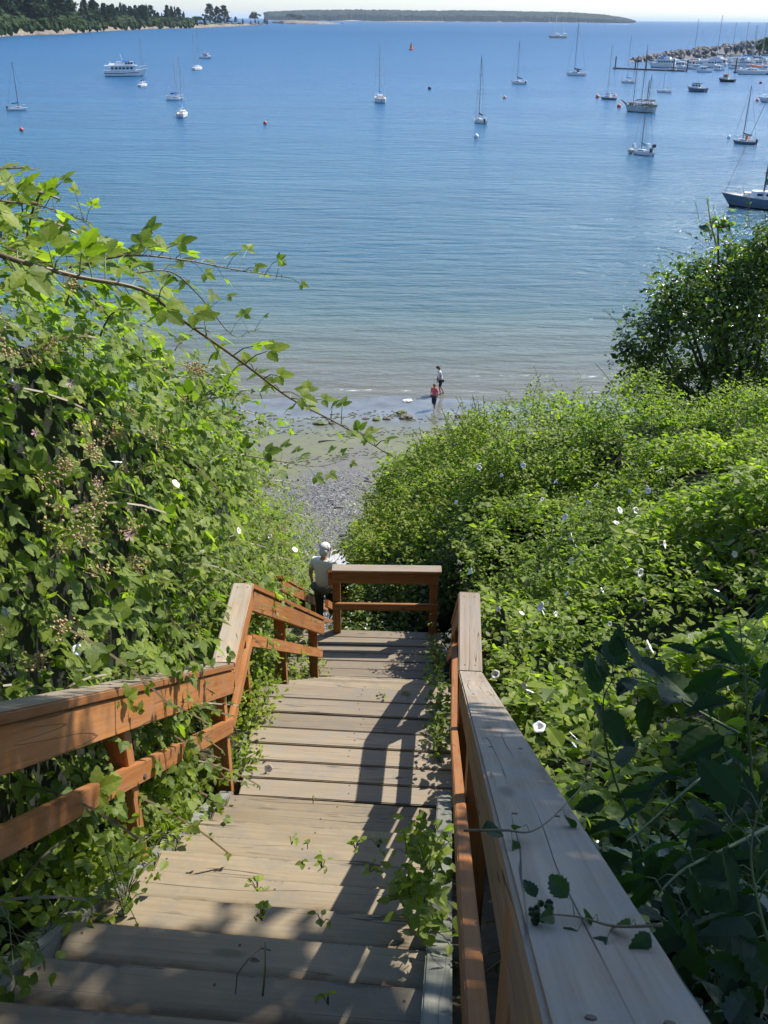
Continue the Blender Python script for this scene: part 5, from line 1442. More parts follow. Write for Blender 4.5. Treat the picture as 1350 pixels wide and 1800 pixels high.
thicket('bramble_bush', 'bramble bush left of the middle flight with scattered white bindweed flowers', leftgrid(7.6, 11.5, 16), 1, 7200, 240, .055, .42, 'tri_lo', 'leaf_a', 'bramble bushes left of the stairs', 120, 'tri_mid', second=('leaf_y', .30, None),
        cover_kw=dict(depth=(-.3, .08), rough=.24), spray_kw=dict(rough=.2, k=(5, 9)), blist=bl_rand(340, 680, 30, 20, 8, 14), flist=((430, 850, 12), (405, 905, 12), (470, 960, 12), (345, 745, 10), (500, 930, 12)))
thicket('bramble_bush', 'light green flowering bush beside the man at the lower flight', leftgrid(11.5, 19, 20), 1, 7800, 300, .055, .4, 'tri_lo', 'leaf_y', 'bramble bushes left of the stairs', 60, 'tri_mid', second=('leaf_a', .25, None),
        cover_kw=dict(depth=(-.3, .1), rough=.3), spray_kw=dict(rough=.25, k=(5, 9)), flist=((528, 912, 14), (553, 945, 10), (505, 985, 12), (532, 975, 12), (490, 960, 9), (545, 925, 9)), blist=bl_rand(500, 950, 20, 25, 8, 12))

# ---- right thicket: a sloping mass of shrubs beyond the right handrail
ctl = [at_y(px, py, y) for px, py, y in (
    (870, 1085, 6.5), (905, 1205, 5.0), (960, 1330, 3.8), (1010, 1430, 3.0), (1090, 1540, 2.3), (1170, 1650, 1.7), (1240, 1760, 1.2),
    (1100, 1110, 6), (1120, 930, 8), (1250, 1010, 6), (1350, 830, 7), (1350, 1110, 4.5), (1350, 1400, 2.6), (1200, 1310, 3.4), (1000, 1180, 5.4), (1000, 1010, 7.4),
    (645, 960, 13), (655, 915, 14), (705, 835, 15), (705, 925, 12), (640, 985, 12), (770, 800, 14.5), (830, 775, 14), (950, 735, 13.5), (1080, 725, 12.5), (1200, 720, 11), (1350, 735, 9.5), (1500, 760, 8.5),
    (1000, 830, 11), (850, 880, 11), (790, 985, 10), (900, 960, 9.2), (690, 1010, 10.9), (690, 1085, 10.1), (620, 1090, 10.1), (760, 1075, 10.0), (830, 1040, 8.8), (840, 1060, 7.6),
    (1600, 1000, 5), (1700, 1300, 3))]
ctl += [Vector((.2, 18, E - 10.8)), Vector((1.5, 18, E - 9.5)), Vector((3.5, 18, E - 8.5)), Vector((5.5, 16, E - 7)), Vector((-.2, 20, E - 13)), Vector((3, 22, E - 14)), Vector((6, 12, E - 4.5)), Vector((.95, .2, E - 1.2)), Vector((2.5, .2, E - 1.3))]
CP = np.array([[p.x, p.y] for p in ctl]); CZ = np.array([p.z for p in ctl])
Dm = np.linalg.norm(CP[:, None] - CP[None], axis=2)
wts = np.linalg.solve(Dm + np.eye(len(CP)) * -.15, CZ)
def canopy(x, y):
    Q = np.stack([np.ravel(x), np.ravel(y)], 1)
    z = np.linalg.norm(Q[:, None] - CP[None], axis=2) @ wts
    am = np.clip((Q[:, 1] - 4) / 5, .15, 1)
    z = z + am * (.42 * vnoise(np.stack([Q[:, 0], Q[:, 1], 0 * Q[:, 0]], 1), .75) + .22 * vnoise(np.stack([Q[:, 0] + 9, Q[:, 1], 0 * Q[:, 0]], 1), 1.7))
    return z.reshape(np.shape(x))
def xright(y):
    return np.interp(y, [0, .5, 4.63, 5.5, 8.6, 9.7, 9.9, 12, 16, 22], [.335, .375, .66, .70, .90, .92, -.42, -.42, -.25, .1])
def rightgrid(y0, y1, xa, xb, nu, nv, xmin=-9):
    "xa, xb: fractions between the handrail and x = 6"
    ys = np.linspace(y0, y1, nu); G = np.zeros((nu, nv, 3))
    for i, y in enumerate(ys):
        x0 = max(xmin, float(xright(y)) + xa); x1 = xb
        xs_ = np.linspace(x0, x1, nv); G[i, :, 0] = xs_; G[i, :, 1] = y; G[i, :, 2] = canopy(xs_, np.full(nv, y))
    return G
def sidewall(y0, y1, nu, nv, zf=lambda y: 0.0):
    ys = np.linspace(y0, y1, nu); G = np.zeros((nu, nv, 3))
    for i, y in enumerate(ys):
        x0 = float(xright(y)); zt = float(canopy(x0, y)); zb = float(prof(y)) + E - .2
        k = np.linspace(0, 1, nv); G[i, :, 0] = x0 + .02 + .05 * np.sin(k * 3); G[i, :, 1] = y; G[i, :, 2] = zb + (zt - zb) * k
    return G
RG = 'shrub thickets on the right-hand bank'
interior('dark sheet standing for the shade beneath the shrubs of the right bank', np.concatenate([rightgrid(.3, 9.72, .04, 6.4, 50, 40), rightgrid(9.9, 16.5, .04, 6.4, 36, 40)]), np.array([.12, .10, -.58]))
def goldf(Pa):
    px, py, z = project(Pa); g_ = np.exp(-(((px - 690) / 75) ** 2 + ((py - 840) / 95) ** 2))
    return rng.random(len(Pa)) < .75 * g_
def fls(n, x0, x1, y0, y1, s): return [(rd.uniform(x0, x1), rd.uniform(y0, y1), s * rd.uniform(.6, 1.2)) for _ in range(n)]
CK = dict(depth=(-.26, .06), lift=.35, upb=.8)
thicket('shrub', 'bindweed-covered shrubs close beyond the wide right handrail', rightgrid(2.2, 5.2, .05, 3.4, 16, 16), 1 if False else -1, 6600, 220, .088, .30, 'one_mid', 'leaf_y', RG, 290, 'one_hi', second=('leaf_a', .42, None), cover_kw=dict(CK, rough=.2), spray_kw=dict(rough=.15, k=(7, 13)), stem_r=.003,
        flist=((897, 1168, 22), (905, 1182, 18), (965, 1265, 24), (990, 1280, 18), (1105, 1140, 34), (925, 1215, 16), (1000, 1300, 16), (1045, 1510, 24), (1150, 1590, 12)))
thicket('shrub', 'bright leafy shrubs right of the level part of the handrail with white trumpet flowers', rightgrid(4.7, 8.3, .03, 4.6, 16, 20), -1, 15500, 440, .072, .30, 'one_mid', 'leaf_y', RG, 290, 'one_hi', second=('leaf_a', .45, None), cover_kw=dict(CK, rough=.28), spray_kw=dict(rough=.2, k=(7, 13)), stem_r=.003,
        flist=[(960, 1047, 20), (900, 1058, 14), (1158, 935, 20), (1130, 990, 18), (1195, 815, 24), (990, 1065, 12), (930, 1062, 10), (1050, 1075, 12), (860, 1050, 10), (1280, 960, 14), (1240, 1060, 12)] + fls(8, 880, 1250, 1000, 1160, 13))
thicket('shrub', 'mixed dark and bright shrubs in the middle of the right bank dotted with bindweed flowers', rightgrid(7.6, 11.5, .0, 5.6, 16, 22, .92), -1, 24000, 560, .066, .36, 'one_lo', 'leaf_a', RG, 200, 'one_mid', second=('leaf_y', .45, None), cover_kw=dict(CK, rough=.36, nsc=1.3), spray_kw=dict(rough=.28, k=(7, 13), nsc=1.3), stem_r=.003,
        flist=[(975, 925, 20), (985, 888, 16), (1030, 865, 16), (1062, 878, 14), (1110, 875, 14), (1118, 840, 14), (1150, 830, 14), (1060, 905, 14), (1112, 898, 14), (1085, 845, 10), (1175, 870, 12), (810, 985, 14), (750, 988, 16), (795, 968, 12), (1000, 985, 12), (1210, 905, 12)] + fls(10, 930, 1300, 800, 950, 11))
thicket('shrub', 'bright green shrub tops along the far edge of the right bank above the beach', rightgrid(10.6, 16.5, .0, 6.2, 22, 24), -1, 40000, 900, .072, .6, 'one_lo', 'leaf_y', RG, 120, 'one_mid', second=('leaf_a', .30, None), cover_kw=dict(CK, rough=.4, nsc=1.2, depth=(-.42, .06), gap=-.8), spray_kw=dict(rough=.3, k=(8, 14), nsc=1.2, droop=.2, upb=1.0), stem_r=.004,
        flist=[(830, 838, 16), (828, 835, 10)] + fls(5, 760, 1100, 780, 880, 10))
# yellowing bush nearest the beach
G = rightgrid(11.3, 15.5, -.02, 1.6, 10, 8)
thicket('shrub', 'yellowing bush at the left end of the right bank above the cross rail', G + np.array([0, 0, .05]), -1, 5200, 240, .075, .5, 'one_lo', 'leaf_gold', None, 60, 'one_mid', second=('leaf_y', .45, None), cover_kw=dict(CK, rough=.4, nsc=1.2), spray_kw=dict(rough=.3, k=(8, 14), droop=.3, upb=.8), stem_r=.004)
Gs = sidewall(9.95, 14.3, 12, 8)
thicket('shrub', 'leafy left face of the bank shrubs beside the lower flight and its railing', Gs, -1, 4600, 220, .070, .4, 'one_lo', 'leaf_a', None, 60, 'one_mid', second=('leaf_gold', 0, lambda Pa: goldf(Pa) | (rng.random(len(Pa)) < .12)), cover_kw=dict(depth=(-.2, .12), rough=.3), spray_kw=dict(rough=.25, k=(8, 12)), stem_r=.004)
# the face behind the cross rail, towards the stairs
G = np.zeros((14, 11, 3)); xs_ = np.linspace(-.50, 1.5, 14)
for j in range(8):
    k = j / 7; G[:, j, 0] = xs_; yb = 9.86 + .5 * k; G[:, j, 1] = yb
    zb = E - 6.95; zt = canopy(xs_, np.full(14, 10.4)); G[:, j, 2] = zb + (zt - zb) * k
for j, y_ in ((8, 10.5), (9, 10.8), (10, 11.1)): G[:, j, 0] = xs_; G[:, j, 1] = y_; G[:, j, 2] = canopy(xs_, np.full(14, y_))
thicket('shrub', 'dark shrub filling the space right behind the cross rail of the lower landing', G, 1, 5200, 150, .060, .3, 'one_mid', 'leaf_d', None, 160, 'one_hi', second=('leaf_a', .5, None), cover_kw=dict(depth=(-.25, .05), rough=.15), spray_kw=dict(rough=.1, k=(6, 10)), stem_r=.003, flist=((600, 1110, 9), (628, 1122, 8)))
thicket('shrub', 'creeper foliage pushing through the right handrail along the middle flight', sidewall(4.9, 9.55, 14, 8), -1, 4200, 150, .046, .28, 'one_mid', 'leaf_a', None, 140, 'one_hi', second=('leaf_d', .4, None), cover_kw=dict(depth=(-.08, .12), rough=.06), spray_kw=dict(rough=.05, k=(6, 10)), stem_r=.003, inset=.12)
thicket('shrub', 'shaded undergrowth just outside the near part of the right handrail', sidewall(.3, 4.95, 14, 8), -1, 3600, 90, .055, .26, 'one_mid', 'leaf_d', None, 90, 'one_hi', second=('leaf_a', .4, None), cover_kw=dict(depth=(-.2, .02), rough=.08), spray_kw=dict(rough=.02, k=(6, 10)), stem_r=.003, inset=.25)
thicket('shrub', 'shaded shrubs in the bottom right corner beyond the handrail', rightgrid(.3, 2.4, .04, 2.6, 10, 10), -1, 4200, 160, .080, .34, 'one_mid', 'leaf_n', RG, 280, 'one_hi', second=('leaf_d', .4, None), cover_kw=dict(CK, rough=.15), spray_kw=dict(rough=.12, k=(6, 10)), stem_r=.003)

# ---- trees
def tree(name, label, base, clumps, n_leaf, size, tpl, mat, second=None, trunk_r=.12, nind=0, hi=None, limbs=True):
    t = thing(name, label, 'tree', base)
    b = MB(); base = Vector(base); cc = sum((Vector(c[0]) for c in clumps), Vector()) / len(clumps)
    mid = base.lerp(cc, .55) + Vector((.1, .05, 0))
    b.tube([Vector((0, 0, -.3)), (mid - base) * .5 + Vector((.05, 0, 0)), mid - base, cc - base], [trunk_r, trunk_r * .8, trunk_r * .6, trunk_r * .3], 8)
    b.build('trunk', M['bark'], t, True)
    for c, r, *_ in clumps:
        b = MB(); c = Vector(c); s0 = mid.lerp(cc, rd.uniform(0, .6))
        b.tube([s0 - base, s0.lerp(c, .5) - base + Vector((rd.uniform(-.1, .1), rd.uniform(-.1, .1), .08)), c - base], [trunk_r * .4, trunk_r * .28, trunk_r * .12], 6)
        for k in range(7):
            d = Vector((rd.gauss(0, 1), rd.gauss(0, 1), rd.gauss(.3, 1))).normalized() * r * rd.uniform(.6, .95)
            b.tube([c - base, c - base + d * .5 + Vector((0, 0, .05)), c - base + d], [trunk_r * .12, trunk_r * .08, trunk_r * .03], 4, False)
        b.build('limb', M['bark'], t)
    L_ = Leaves(); tot = sum(r[1] ** 2 for r in clumps); st = []
    for c, r, *fx in clumps:
        n = int(n_leaf * r * r / tot)
        d = unit(rng.normal(size=(n, 3))); d[:, 2] = np.where(d[:, 2] < -.5, -d[:, 2], d[:, 2])
        P = np.array(c) + d * r * (1 + vnoise(np.array(c) + d * r, 2.6 / max(r, .4))[:, None] * .6)
        cover(P * 1.0, d, size, L_, depth=(-r * .55, .04), rough=.1 * r, lift=.6, upb=.6, rnd=.9)
        sprays(P, d, max(12, n // 45), r * .5, size, L_, st, k=(7, 13), upb=.6, out=.9, droop=.15, rough=.05)
    Pa, Ra, Sa = L_.cat()
    if second:
        sel = rng.random(len(Pa)) < second[1]; emit(t, (Pa[sel], Ra[sel], Sa[sel]), tpl, second[0], 0, None, 'crown'); Pa, Ra, Sa = Pa[~sel], Ra[~sel], Sa[~sel]
    emit(t, (Pa, Ra, Sa), tpl, mat, nind, hi, 'crown')
    stems_mesh(t, st, .004, 'bark', 'twig')
    return t
tb = Vector((8.2, 19.0, float(ground_z([8.2], [19.0])[0])))
TK = 1.85
cl = [(at_y(px, py, y * TK), r * TK) for px, py, y, r in ((1355, 480, 9.6, .40), (1345, 430, 9.4, .20), (1262, 402, 9.3, .12), (1300, 480, 9.8, .36), (1235, 485, 9.7, .20), (1320, 560, 9.9, .75), (1210, 560, 9.8, .48), (1180, 525, 9.6, .25), (1150, 590, 9.8, .32), (1240, 650, 10, .72), (1130, 650, 9.8, .36), (1105, 618, 9.7, .18),
                                               (1350, 670, 10, .8), (1160, 680, 10, .4), (1430, 560, 10, .7), (1450, 640, 10.2, .9))]
tree('shrubby_tree', 'dark glossy-leaved tree rising over the shrubs at the right edge', tb, cl + [(at_y(px, py, y * TK), r * TK) for px, py, y, r in ((1290, 720, 9.6, .6), (1200, 735, 9.6, .45), (1360, 760, 9.4, .7), (1150, 715, 9.8, .3), (1270, 560, 9.3, .5), (1350, 540, 9.2, .55))], 36000, .100, 'one_lo', 'leaf_d', ('leaf_a', .5), .13, 250, 'one_mid')
# tree standing outside the picture to the right whose boughs shade the foreground
tb = Vector((3.6, .4, float(ground_z([3.6], [.4])[0])))
cl = [(Vector((x, y, E + z)), r) for x, y, z, r in ((1.3, 2.6, 1.7, .55), (2.0, 3.5, 1.6, .75), (2.3, 2.2, 1.9, .85), (1.6, 1.4, 1.7, .6), (2.9, 3.0, 2.2, .9), (3.3, 1.6, 2.0, .9), (2.5, .8, 1.8, .8), (3.3, 4.1, 2.6, .6), (1.2, .9, 2.0, .5), (1.15, 3.75, 1.45, .36), (4.0, 2.5, 2.8, .9), (1.7, 2.9, 2.3, .7), (1.0, 2.0, 1.3, .42), (2.0, 4.2, 2.0, .5), (1.8, 2.0, 1.3, .6), (.95, 3.1, 1.35, .38), (4.6, 5.2, 1.9, .7), (5.3, 6.0, 2.2, .8), (4.2, 4.3, 1.9, .7), (5.0, 4.2, 2.3, .9), (2.5, 4.25, 1.75, .45), (2.1, 4.55, 1.8, .34), (1.6, 4.15, 1.8, .38), (2.9, 4.6, 1.9, .4))]
tree('overhanging_tree', 'broadleaf tree standing just right of the picture and shading the near steps', tb, cl, 21000, .10, 'one_lo', 'leaf_a', None, .16)

# ---- arching bramble canes
def bez(pts, n):
    pts = [Vector(p) for p in pts]; out = []
    m_ = len(pts) - 1
    for i in range(n + 1):
        s = i / n * m_; k = min(int(s), m_ - 1); f = s - k
        p0 = pts[max(k - 1, 0)]; p1 = pts[k]; p2 = pts[k + 1]; p3 = pts[min(k + 2, m_)]
        out.append(.5 * ((2 * p1) + (p2 - p0) * f + (2 * p0 - 5 * p1 + 4 * p2 - p3) * f * f + (3 * p1 - p0 - 3 * p2 + p3) * f ** 3))
    return out
def cane(label, pts, r, nleaf, size, tpl='tri_hi', mat='leaf_a', stemmat='cane', name='bramble_cane', cat='bramble cane', spread=.10, jit=.4, taper=.55, up_=1.0, hang=0.0, thorns=True):
    C = bez(pts, 40); t = thing(name, label, cat, C[0]); o = C[0]
    MB().tube([c - o for c in C], [r * (1 - .75 * i / 40) for i in range(41)], 6).build('stem', M[stemmat], t, True)
    if thorns:
        b = MB()
        for k in range(60):
            i = rd.randint(0, 39); c = C[i] - o; d = Vector((rd.gauss(0, 1), rd.gauss(0, 1), rd.gauss(0, 1))).normalized()
            b.tube([c, c + d * r * 2.6], [r * .35, .0002], 3, False)
        x = b.build('thorns', M[stemmat], t); x['kind'] = 'stuff'
    me = tpl_mesh(tpl, mat)
    for k in range(nleaf):
        s = (k + .6 + rd.uniform(-.3, .3)) / nleaf; i = min(39, int(s * 40)); c = C[i] - o; tan = (C[i + 1] - C[i]).normalized()
        side = tan.cross(Vector((0, 0, 1))).normalized() * (1 if k % 2 else -1)
        pd = (side * rd.uniform(.3, 1) + Vector((0, 0, up_ * rd.uniform(-.5, 1))) + tan * rd.uniform(0, .6)).normalized()
        pl = spread * rd.uniform(.4, 1.1); e = c + pd * pl
        MB().tube([c, c.lerp(e, .5) + Vector((0, 0, .01)), e], [r * .3, r * .22, r * .18], 4, False).build('petiole', M['stem'], t)
        nz = (Vector((0, -.15, 1)) + Vector((rd.gauss(0, jit), rd.gauss(0, jit), 0))).normalized(); xd = (pd + tan * .3 + Vector((0, 0, -hang))).normalized()
        x = xd; z = (nz - x * nz.dot(x)).normalized(); y = z.cross(x); sc = size * rd.uniform(.75, 1.15) * (1 - taper * s)
        Mx = Matrix(((x.x * sc, y.x * sc, z.x * sc, e.x), (x.y * sc, y.y * sc, z.y * sc, e.y), (x.z * sc, y.z * sc, z.z * sc, e.z), (0, 0, 0, 1)))
        link('leaf', me, None, t, Mx)
    return t
A = lambda lst: [at_y(px, py, y) for px, py, y in lst]
cane('longest bramble cane arching down from the left edge across the beach to the yellowing bush', A([(-60, 425, 3.1), (30, 458, 3.1), (140, 487, 3.2), (250, 510, 3.3), (320, 562, 3.4), (430, 640, 3.6), (510, 700, 3.8), (600, 748, 4.0), (688, 802, 4.2)]), .010, 52, .098, mat='leaf_y', taper=.4)
cane('bramble cane reaching out over the water above the longest cane', A([(120, 470, 3.6), (200, 452, 3.7), (250, 449, 3.7), (330, 458, 3.8), (420, 475, 3.9), (500, 487, 4.0)]), .006, 28, .085, mat='leaf_y')
cane('short bramble cane at the upper left edge with its tip raised over the water', A([(-60, 330, 3.0), (0, 352, 3.1), (50, 358, 3.2), (100, 370, 3.3), (160, 392, 3.4)]), .005, 20, .078, mat='leaf_y')
cane('thin bramble cane with a few leaves below the tip of the longest cane', A([(430, 800, 5.0), (500, 812, 5.1), (560, 820, 5.2), (612, 806, 5.3)]), .004, 14, .085)
cane('thin bramble cane crossing the water between the two upper canes', A([(240, 480, 3.9), (300, 478, 4), (350, 520, 4.2), (410, 590, 4.5), (450, 580, 4.7)]), .004, 16, .08)
cane('small upright shoot at the top of the left bramble mass', A([(40, 372, 3.3), (38, 350, 3.3), (45, 330, 3.3)]), .003, 8, .06, spread=.04)
cane('upright leafy shoot reaching up beside the dark slate-blue sloop', A([(1262, 440, 9.2), (1250, 395, 9.2), (1243, 350, 9.2)]), .008, 16, .07, 'one_hi', 'leaf_y', name='leafy_shoot', cat='shoot', spread=.05)

# ---- dark leaves close to the camera at the right
fore = [
 ('drooping shaded stem with pointed leaves over the middle of the near handrail edge', [(1300, 1330, 1.55), (1230, 1370, 1.45), (1160, 1430, 1.35), (1100, 1480, 1.25)], 9, .085, 'narrow', .05, .9),
 ('shaded stem of large pointed leaves hanging beside the handrail low at the right', [(1360, 1450, 1.25), (1280, 1490, 1.15), (1200, 1530, 1.05), (1150, 1580, 1.0)], 9, .085, 'narrow', .05, 1.1),
 ('dark nettle-like stem rising at the right edge above the handrail', [(1330, 1500, 1.5), (1320, 1350, 1.55), (1310, 1200, 1.6), (1300, 1090, 1.65)], 14, .105, 'narrow', .06, .5),
 ('dark leafy stem with broad leaves in the lower right corner', [(1380, 1750, 1.0), (1340, 1620, 1.05), (1320, 1500, 1.1), (1340, 1400, 1.15)], 12, .10, 'one_hi', .05, .6),
 ('broad-leaved stem in deep shade right of the handrail end', [(1250, 1790, 1.1), (1260, 1680, 1.15), (1230, 1600, 1.2), (1250, 1500, 1.3)], 12, .085, 'one_hi', .05, .6),
 ('tall shaded stem with two big serrated leaves standing before the sunlit shrubs', [(1130, 1500, 1.9), (1075, 1350, 2.0), (1060, 1240, 2.0), (1080, 1190, 2.0)], 8, .115, 'one_hi', .06, .4),
 ('arching shaded spray of large leaves before the sunlit shrubs at right', [(1300, 1290, 2.0), (1210, 1240, 2.0), (1150, 1200, 2.0), (1100, 1190, 2.0)], 8, .12, 'one_hi', .05, .4),
 ('dark leafy stem crossing the right edge at mid height', [(1390, 1240, 1.8), (1330, 1200, 1.8), (1270, 1170, 1.9), (1230, 1180, 1.9)], 9, .10, 'narrow', .05, .6),
 ('shaded stem with heart-shaped leaves right of the steps corner of the rail', [(1400, 1600, 1.2), (1330, 1560, 1.2), (1260, 1560, 1.2), (1190, 1620, 1.15)], 10, .085, 'heart', .05, .6),
 ('dark stem filling the right edge beneath the tall nettle-like stem', [(1400, 1480, 1.5), (1340, 1450, 1.5), (1270, 1430, 1.5), (1200, 1440, 1.5)], 11, .10, 'heart', .06, .6),
 ('dark stem at the bottom right corner with leaves turned edge on', [(1400, 1780, 1.2), (1330, 1720, 1.25), (1270, 1700, 1.3), (1210, 1690, 1.35)], 12, .10, 'narrow', .06, .6),
]
for lab, pts, n, s, tp, spd, hg in fore:
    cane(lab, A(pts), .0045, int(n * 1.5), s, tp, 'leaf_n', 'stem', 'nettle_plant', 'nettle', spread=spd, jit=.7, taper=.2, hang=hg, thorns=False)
# vine crossing the rail and sprig lying on it
def rail_pt(px, py, dz=.01):
    # on the sloping top of the right cap
    n_ = Vector((0, .652, 1)); P0 = Vector((.2, .499, E - .711)); d = ray(px, py); o = Vector((0, 0, E))
    t_ = (P0 - o).dot(n_) / d.dot(n_); return o + d * t_ + Vector((0, 0, dz))
cane('thin reddish vine with small leaves crossing the near handrail', [rail_pt(815, 1478, .02), rail_pt(885, 1487, .03), rail_pt(935, 1478, .02), rail_pt(985, 1445, .03), rail_pt(1030, 1400, .06), rail_pt(1036, 1330, .10)], .0022, 6, .036, 'heart', 'leaf_n', 'cane', 'vine', 'vine', spread=.015, jit=.6, taper=.0, hang=.6, thorns=False)
cane('leafy sprig with dark buds lying across the near handrail', [rail_pt(1160, 1650, .02), rail_pt(1080, 1640, .01), rail_pt(1010, 1625, .012), rail_pt(935, 1618, .01)], .002, 8, .040, 'one_hi', 'leaf_n', 'cane', 'leafy_sprig', 'sprig', spread=.02, jit=.7, taper=.2, hang=.2, thorns=False)
b = MB(); q0 = rail_pt(945, 1615, .01); bt_ = thing('bud_cluster', 'small dark bud cluster at the tip of the sprig on the handrail', 'buds', q0)
for k in range(16):
    q = rail_pt(rd.uniform(930, 965), rd.uniform(1600, 1628), rd.uniform(.004, .018)) - q0; b.ball(q, rd.uniform(.003, .005), 6, 5)
b.build('buds', M['leaf_n'], bt_)

# ---- driftwood and wrack on the beach
def beach_at(px, py):
    y = 40.0
    for _ in range(15):
        P = at_y(px, py, y); g_ = float(ground_z([P.x], [P.y])[0]); d = ray(px, py); y = (g_ - E) / d.z * d.y
    return at_y(px, py, y)
driftm = wood('driftwood', (.18, .15, .12), (.30, .26, .21), (.40, .36, .30))
for (x0, y0, x1, y1, r_, lb) in ((588, 894, 608, 893, .035, 'short pale stick lying on the gravel beach near the bush edge'), (577, 882, 586, 880, .03, 'small reddish stick on the gravel left of the pale stick'), (597, 944, 616, 941, .05, 'bleached driftwood branch on the upper beach above the man'), (560, 778, 590, 774, .04, 'thin driftwood stick on the mud flat below the bramble tip'), (640, 846, 655, 849, .03, 'dark stick beside the yellowing bush on the gravel')):
    a = beach_at(x0, y0); b_ = beach_at(x1, y1); t = thing('driftwood', lb, 'driftwood', a); me_ = MB().tube([Vector((0, 0, r_)), (b_ - a) * .5 + Vector((0, .05, r_ * 1.3)), (b_ - a) + Vector((0, 0, r_ * .6))], [r_, r_ * .9, r_ * .5], 7)
    o = me_.build('log', driftm, t, True)
b = MB()
for k in range(900):
    x = rd.uniform(-6, 12); ln_ = rd.choice((40.2, 43.6, 46.3)); y = ln_ + .5 * math.sin(x * .9 + ln_) + rd.gauss(0, .35); z = float(np.interp(y, [34, 50.6], [-17.45, -18.4])) + E + vnoise(np.array([[x, y, 0]]), .12)[0] * .09 + vnoise(np.array([[x, y, 0]]), .9)[0] * .035
    s_ = rd.uniform(.03, .16); a_ = rd.uniform(0, 3)
    b.box((x, y, z + .008), (s_ * 2, s_ * rd.uniform(.3, .9), .03), a_ * .3, .6)
props(b.build('seaweed', plain('drying_seaweed', (.07, .075, .025), .8, .5, 4)), 'scraps of dark seaweed left in broken lines on the tidal flat', kind='stuff')

# ---- weeds along the steps
def weed(label, pts, n, size, rad, hgt, tpl='one_hi', mat='leaf_a', name='weed', nind=60, flat=False):
    "pts: (px, py, z-function level) list on the steps"
    Q = [Vector(p) for p in pts]; t = thing(name, label, 'weed', Q[0])
    L_ = Leaves(); i = rng.integers(0, max(1, len(Q) - 1), n); f = rng.random((n, 1)); Qa = np.array([tuple(q) for q in Q])
    B = Qa[i] * (1 - f) + Qa[np.minimum(i + 1, len(Q) - 1)] * f
    P = B + rng.normal(size=(n, 3)) * np.array([rad, rad, 0]) * .5; P[:, 2] += np.abs(rng.normal(size=n)) * hgt * .5 + .01
    nr = unit(np.array([0, -.1, 1]) + rng.normal(size=(n, 3)) * .45); tip = unit(rng.normal(size=(n, 3)) * np.array([1, 1, .3]))
    L_.add(P, tip, nr, size * rng.uniform(.6, 1.2, n)); emit(t, L_, tpl, mat, min(n, nind), tpl)
    b = MB(); o = Q[0]
    for k in range(min(n, 40)):
        a = Vector(B[k]) - o; e = Vector(P[k]) - o
        b.tube([a - Vector((0, 0, .02)), a.lerp(e, .6) + Vector((0, 0, .01)), e], .0018, 3, False)
    x = b.build('stem', M['stem'], t); x['kind'] = 'stuff'
    return t
def st(px, py, dz=0.0):
    "on the upper flight's tread surface at the picture position"
    z = -3.0
    for _ in range(20):
        P = at_z(px, py, E + z); z = .6 * z + .4 * (rise(P.y) + .05 if P.y < 4.55 else (-4.31 if P.y < 5.65 else -6.59))
    for lim, zz in ((4.50, None), (5.66, -4.315), (99, -6.59)):
        if zz is not None:
            P = at_z(px, py, E + zz)
            if P.y <= lim and P.y > 4.4: break
        else:
            y = 1.286 / 1; d = ray(px, py); s_ = -d.z / d.y; y = (1.286 - .05) / (s_ - .652) if s_ > .66 else 99
            if y < lim: k = int((4.55 - y) / run); z = rise(4.55 - run * (k + 1) + .06) + .0; P = at_z(px, py, E + z); break
    return P + Vector((0, 0, dz))
weed('sprawling ivy and nettles spilling over the left edge of the bottom steps', [st(20, 1690), st(90, 1620), st(150, 1560), st(200, 1530)], 190, .055, .17, .24, mat='leaf_y')
weed('clump of leafy weeds overhanging the left stringer beside the fifth step', [st(215, 1600), st(225, 1540), st(235, 1500)], 110, .045, .12, .18)
weed('bright weeds at the left post below the mid rail', [st(265, 1490), st(300, 1450), st(330, 1430)], 170, .042, .12, .18, mat='leaf_y')
weed('bright nettle clump growing over the left end of the landing planks', [st(350, 1385), st(400, 1350), st(440, 1340)], 230, .038, .12, .16, mat='leaf_y')
weed('thick leafy clump on the left of the upper landing under the rail kink', [st(400, 1330), st(440, 1280), st(470, 1230)], 300, .044, .14, .32, mat='leaf_y')
weed('bushy weeds left of the middle flight under the orange rail', [st(470, 1240), st(490, 1190), st(540, 1190), st(560, 1180)], 330, .044, .13, .36, mat='leaf_y')
weed('creeper spilling onto the right side of the upper landing', [st(770, 1340), st(775, 1280), st(770, 1220)], 230, .042, .09, .24, mat='leaf_a')
weed('creeper leaves at the right end of the lower landing', [st(765, 1215), st(768, 1180), st(762, 1140)], 230, .042, .10, .40, mat='leaf_a')
weed('tall green weed growing between the steps at the right, its top shoot sunlit', [st(715, 1500), st(735, 1480), st(745, 1520)], 60, .050, .07, .16, mat='leaf_y')
weed('shaded creeper trailing down the right side of the steps', [st(760, 1480), st(755, 1540), st(740, 1600), st(770, 1640)], 170, .050, .10, .14, mat='leaf_a')
weed('broad-leaved weed in shade at the right end of the middle steps', [st(700, 1570), st(730, 1590)], 26, .060, .08, .08, mat='leaf_a')
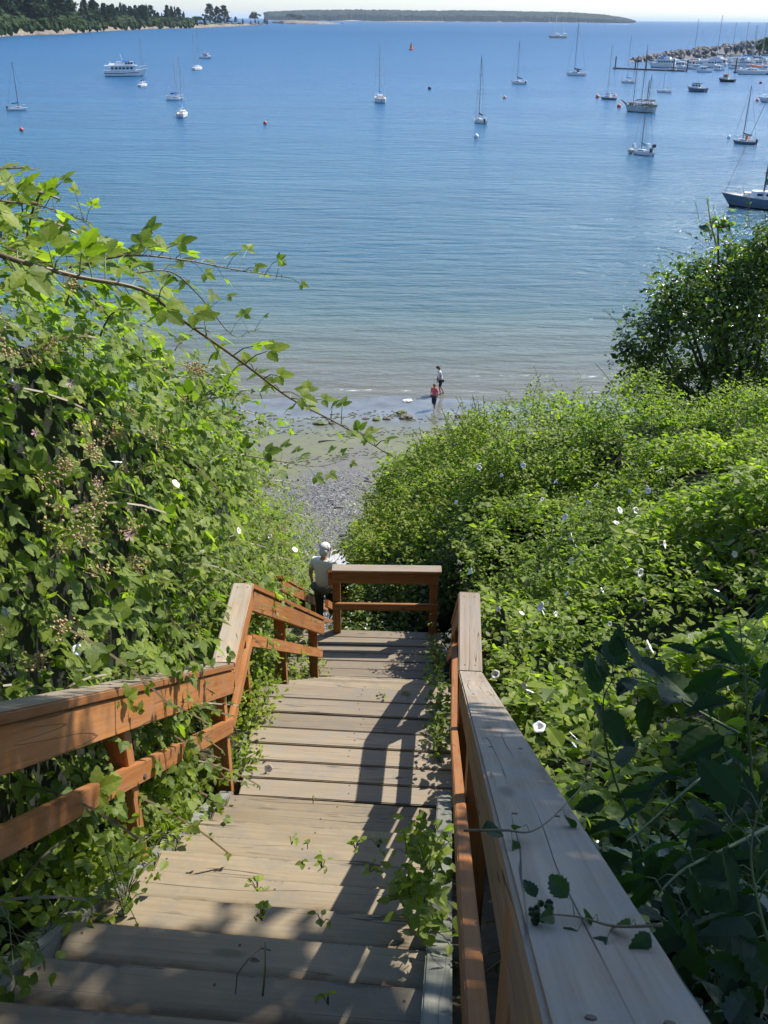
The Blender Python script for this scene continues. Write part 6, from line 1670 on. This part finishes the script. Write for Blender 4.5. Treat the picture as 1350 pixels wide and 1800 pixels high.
for lab, px, py, n, s_ in (('pair of small leaves lying on the step nearest the middle of the flight', 512, 1479, 4, .038), ('little leaf group right of the pair on the same step', 540, 1487, 3, .032), ('three small nettle tips standing at a step edge near the middle', 565, 1521, 8, .036), ('leftmost nettle tip at the same step edge', 532, 1518, 3, .036),
                        ('small sprig growing at the step edge left of centre in half shade', 452, 1560, 7, .034), ('flat sprig in shade on the step below the half-shaded sprig', 460, 1611, 8, .032), ('short shaded sprig right of the flat sprig', 565, 1619, 5, .032), ('low green row of leaves running to the weed at right', 625, 1487, 8, .03), ('low leaves in the rail shadow one step below the green row', 665, 1485, 9, .034),
                        ('tiny leaves between the plank gaps near the landing end', 674, 1222, 6, .03), ('single leaf pair in the rail shadow near the landing end', 716, 1222, 4, .034), ('tiny brown and green seedling on the top landing step', 550, 1408, 3, .016), ('low shaded leaves beside the row in the rail shadow', 650, 1528, 8, .034), ('small shaded sprig next to the bottom right step end', 577, 1758, 4, .03)):
    weed(lab, [st(px, py, .0)], n, s_, .03 * (n / 5), .02, mat='leaf_y' if n != 3 else 'leaf_a', name='leaf_sprig')
def fallen(px, py, s_, lab):
    P = st(px, py, .02); t = thing('fallen_flower', lab, 'flower', P); link('petals', FLW, None, t, Matrix.Rotation(1.2, 4, 'X') @ Matrix.Scale(s_, 4))
    MB().tube([(0, 0, 0), (0, s_ * .5, -.01), (0, s_ * .9, -.005)], .003, 4).build('flower_stalk', M['stem'], t)
fallen(473, 1352, .026, 'crumpled white bindweed flower lying on the left of the upper landing'); fallen(315, 1410, .032, 'white bindweed flower at the left edge beside the post')
# dry stalk and twig
P = st(462, 1752, .005); t = thing('dry_stalk', 'yellow dry stalk standing up from the lowest visible step', 'stalk', P); T_ = at_y(466, 1655, P.y - .02)
MB().tube([Vector((0, 0, 0)), (T_ - P) * .5 + Vector((.004, 0, 0)), T_ - P], [.0035, .003, .002], 6).build('stalk', M['stalk'], t, True)
P = st(414, 1750, .005); t = thing('twig', 'thin curved brown twig with shrivelled leaf lying beside the dry stalk', 'twig', P)
pp = [st(414, 1750, .005), st(418, 1725, .03), st(440, 1705, .05), st(460, 1690, .06), st(478, 1690, .05)]
MB().tube([p - P for p in pp], .002, 5).build('stem', M['cane'], t); link('dead_leaf', tpl_mesh('one_hi', 'dead'), None, t, Matrix.Translation(pp[2] - P + Vector((0, 0, -.01))) @ Matrix.Scale(.03, 4))

# ------------------------------------------------------------------ the air
haze = bpy.data.meshes.new('haze')
bm = bmesh.new(); bmesh.ops.create_cube(bm, size=1); bmesh.ops.scale(bm, vec=(122000, 102000, 130), verts=bm.verts); bmesh.ops.translate(bm, vec=(0, 50000, 52), verts=bm.verts); bm.to_mesh(haze)
bm.free()

m = bpy.data.materials.new('haze_air'); m.use_nodes = True; nt = m.node_tree; nt.nodes.clear()
ou = nt.nodes.new('ShaderNodeOutputMaterial'); pv = nt.nodes.new('ShaderNodeVolumePrincipled')
pv.inputs['Color'].default_value = (.70, .84, 1.0, 1); pv.inputs['Density'].default_value = 0.00003; pv.inputs['Anisotropy'].default_value = 0.2
nt.links.new(pv.outputs[0], ou.inputs['Volume'])
props(link('haze', haze, m), 'thin summer haze over the bay', kind='stuff')
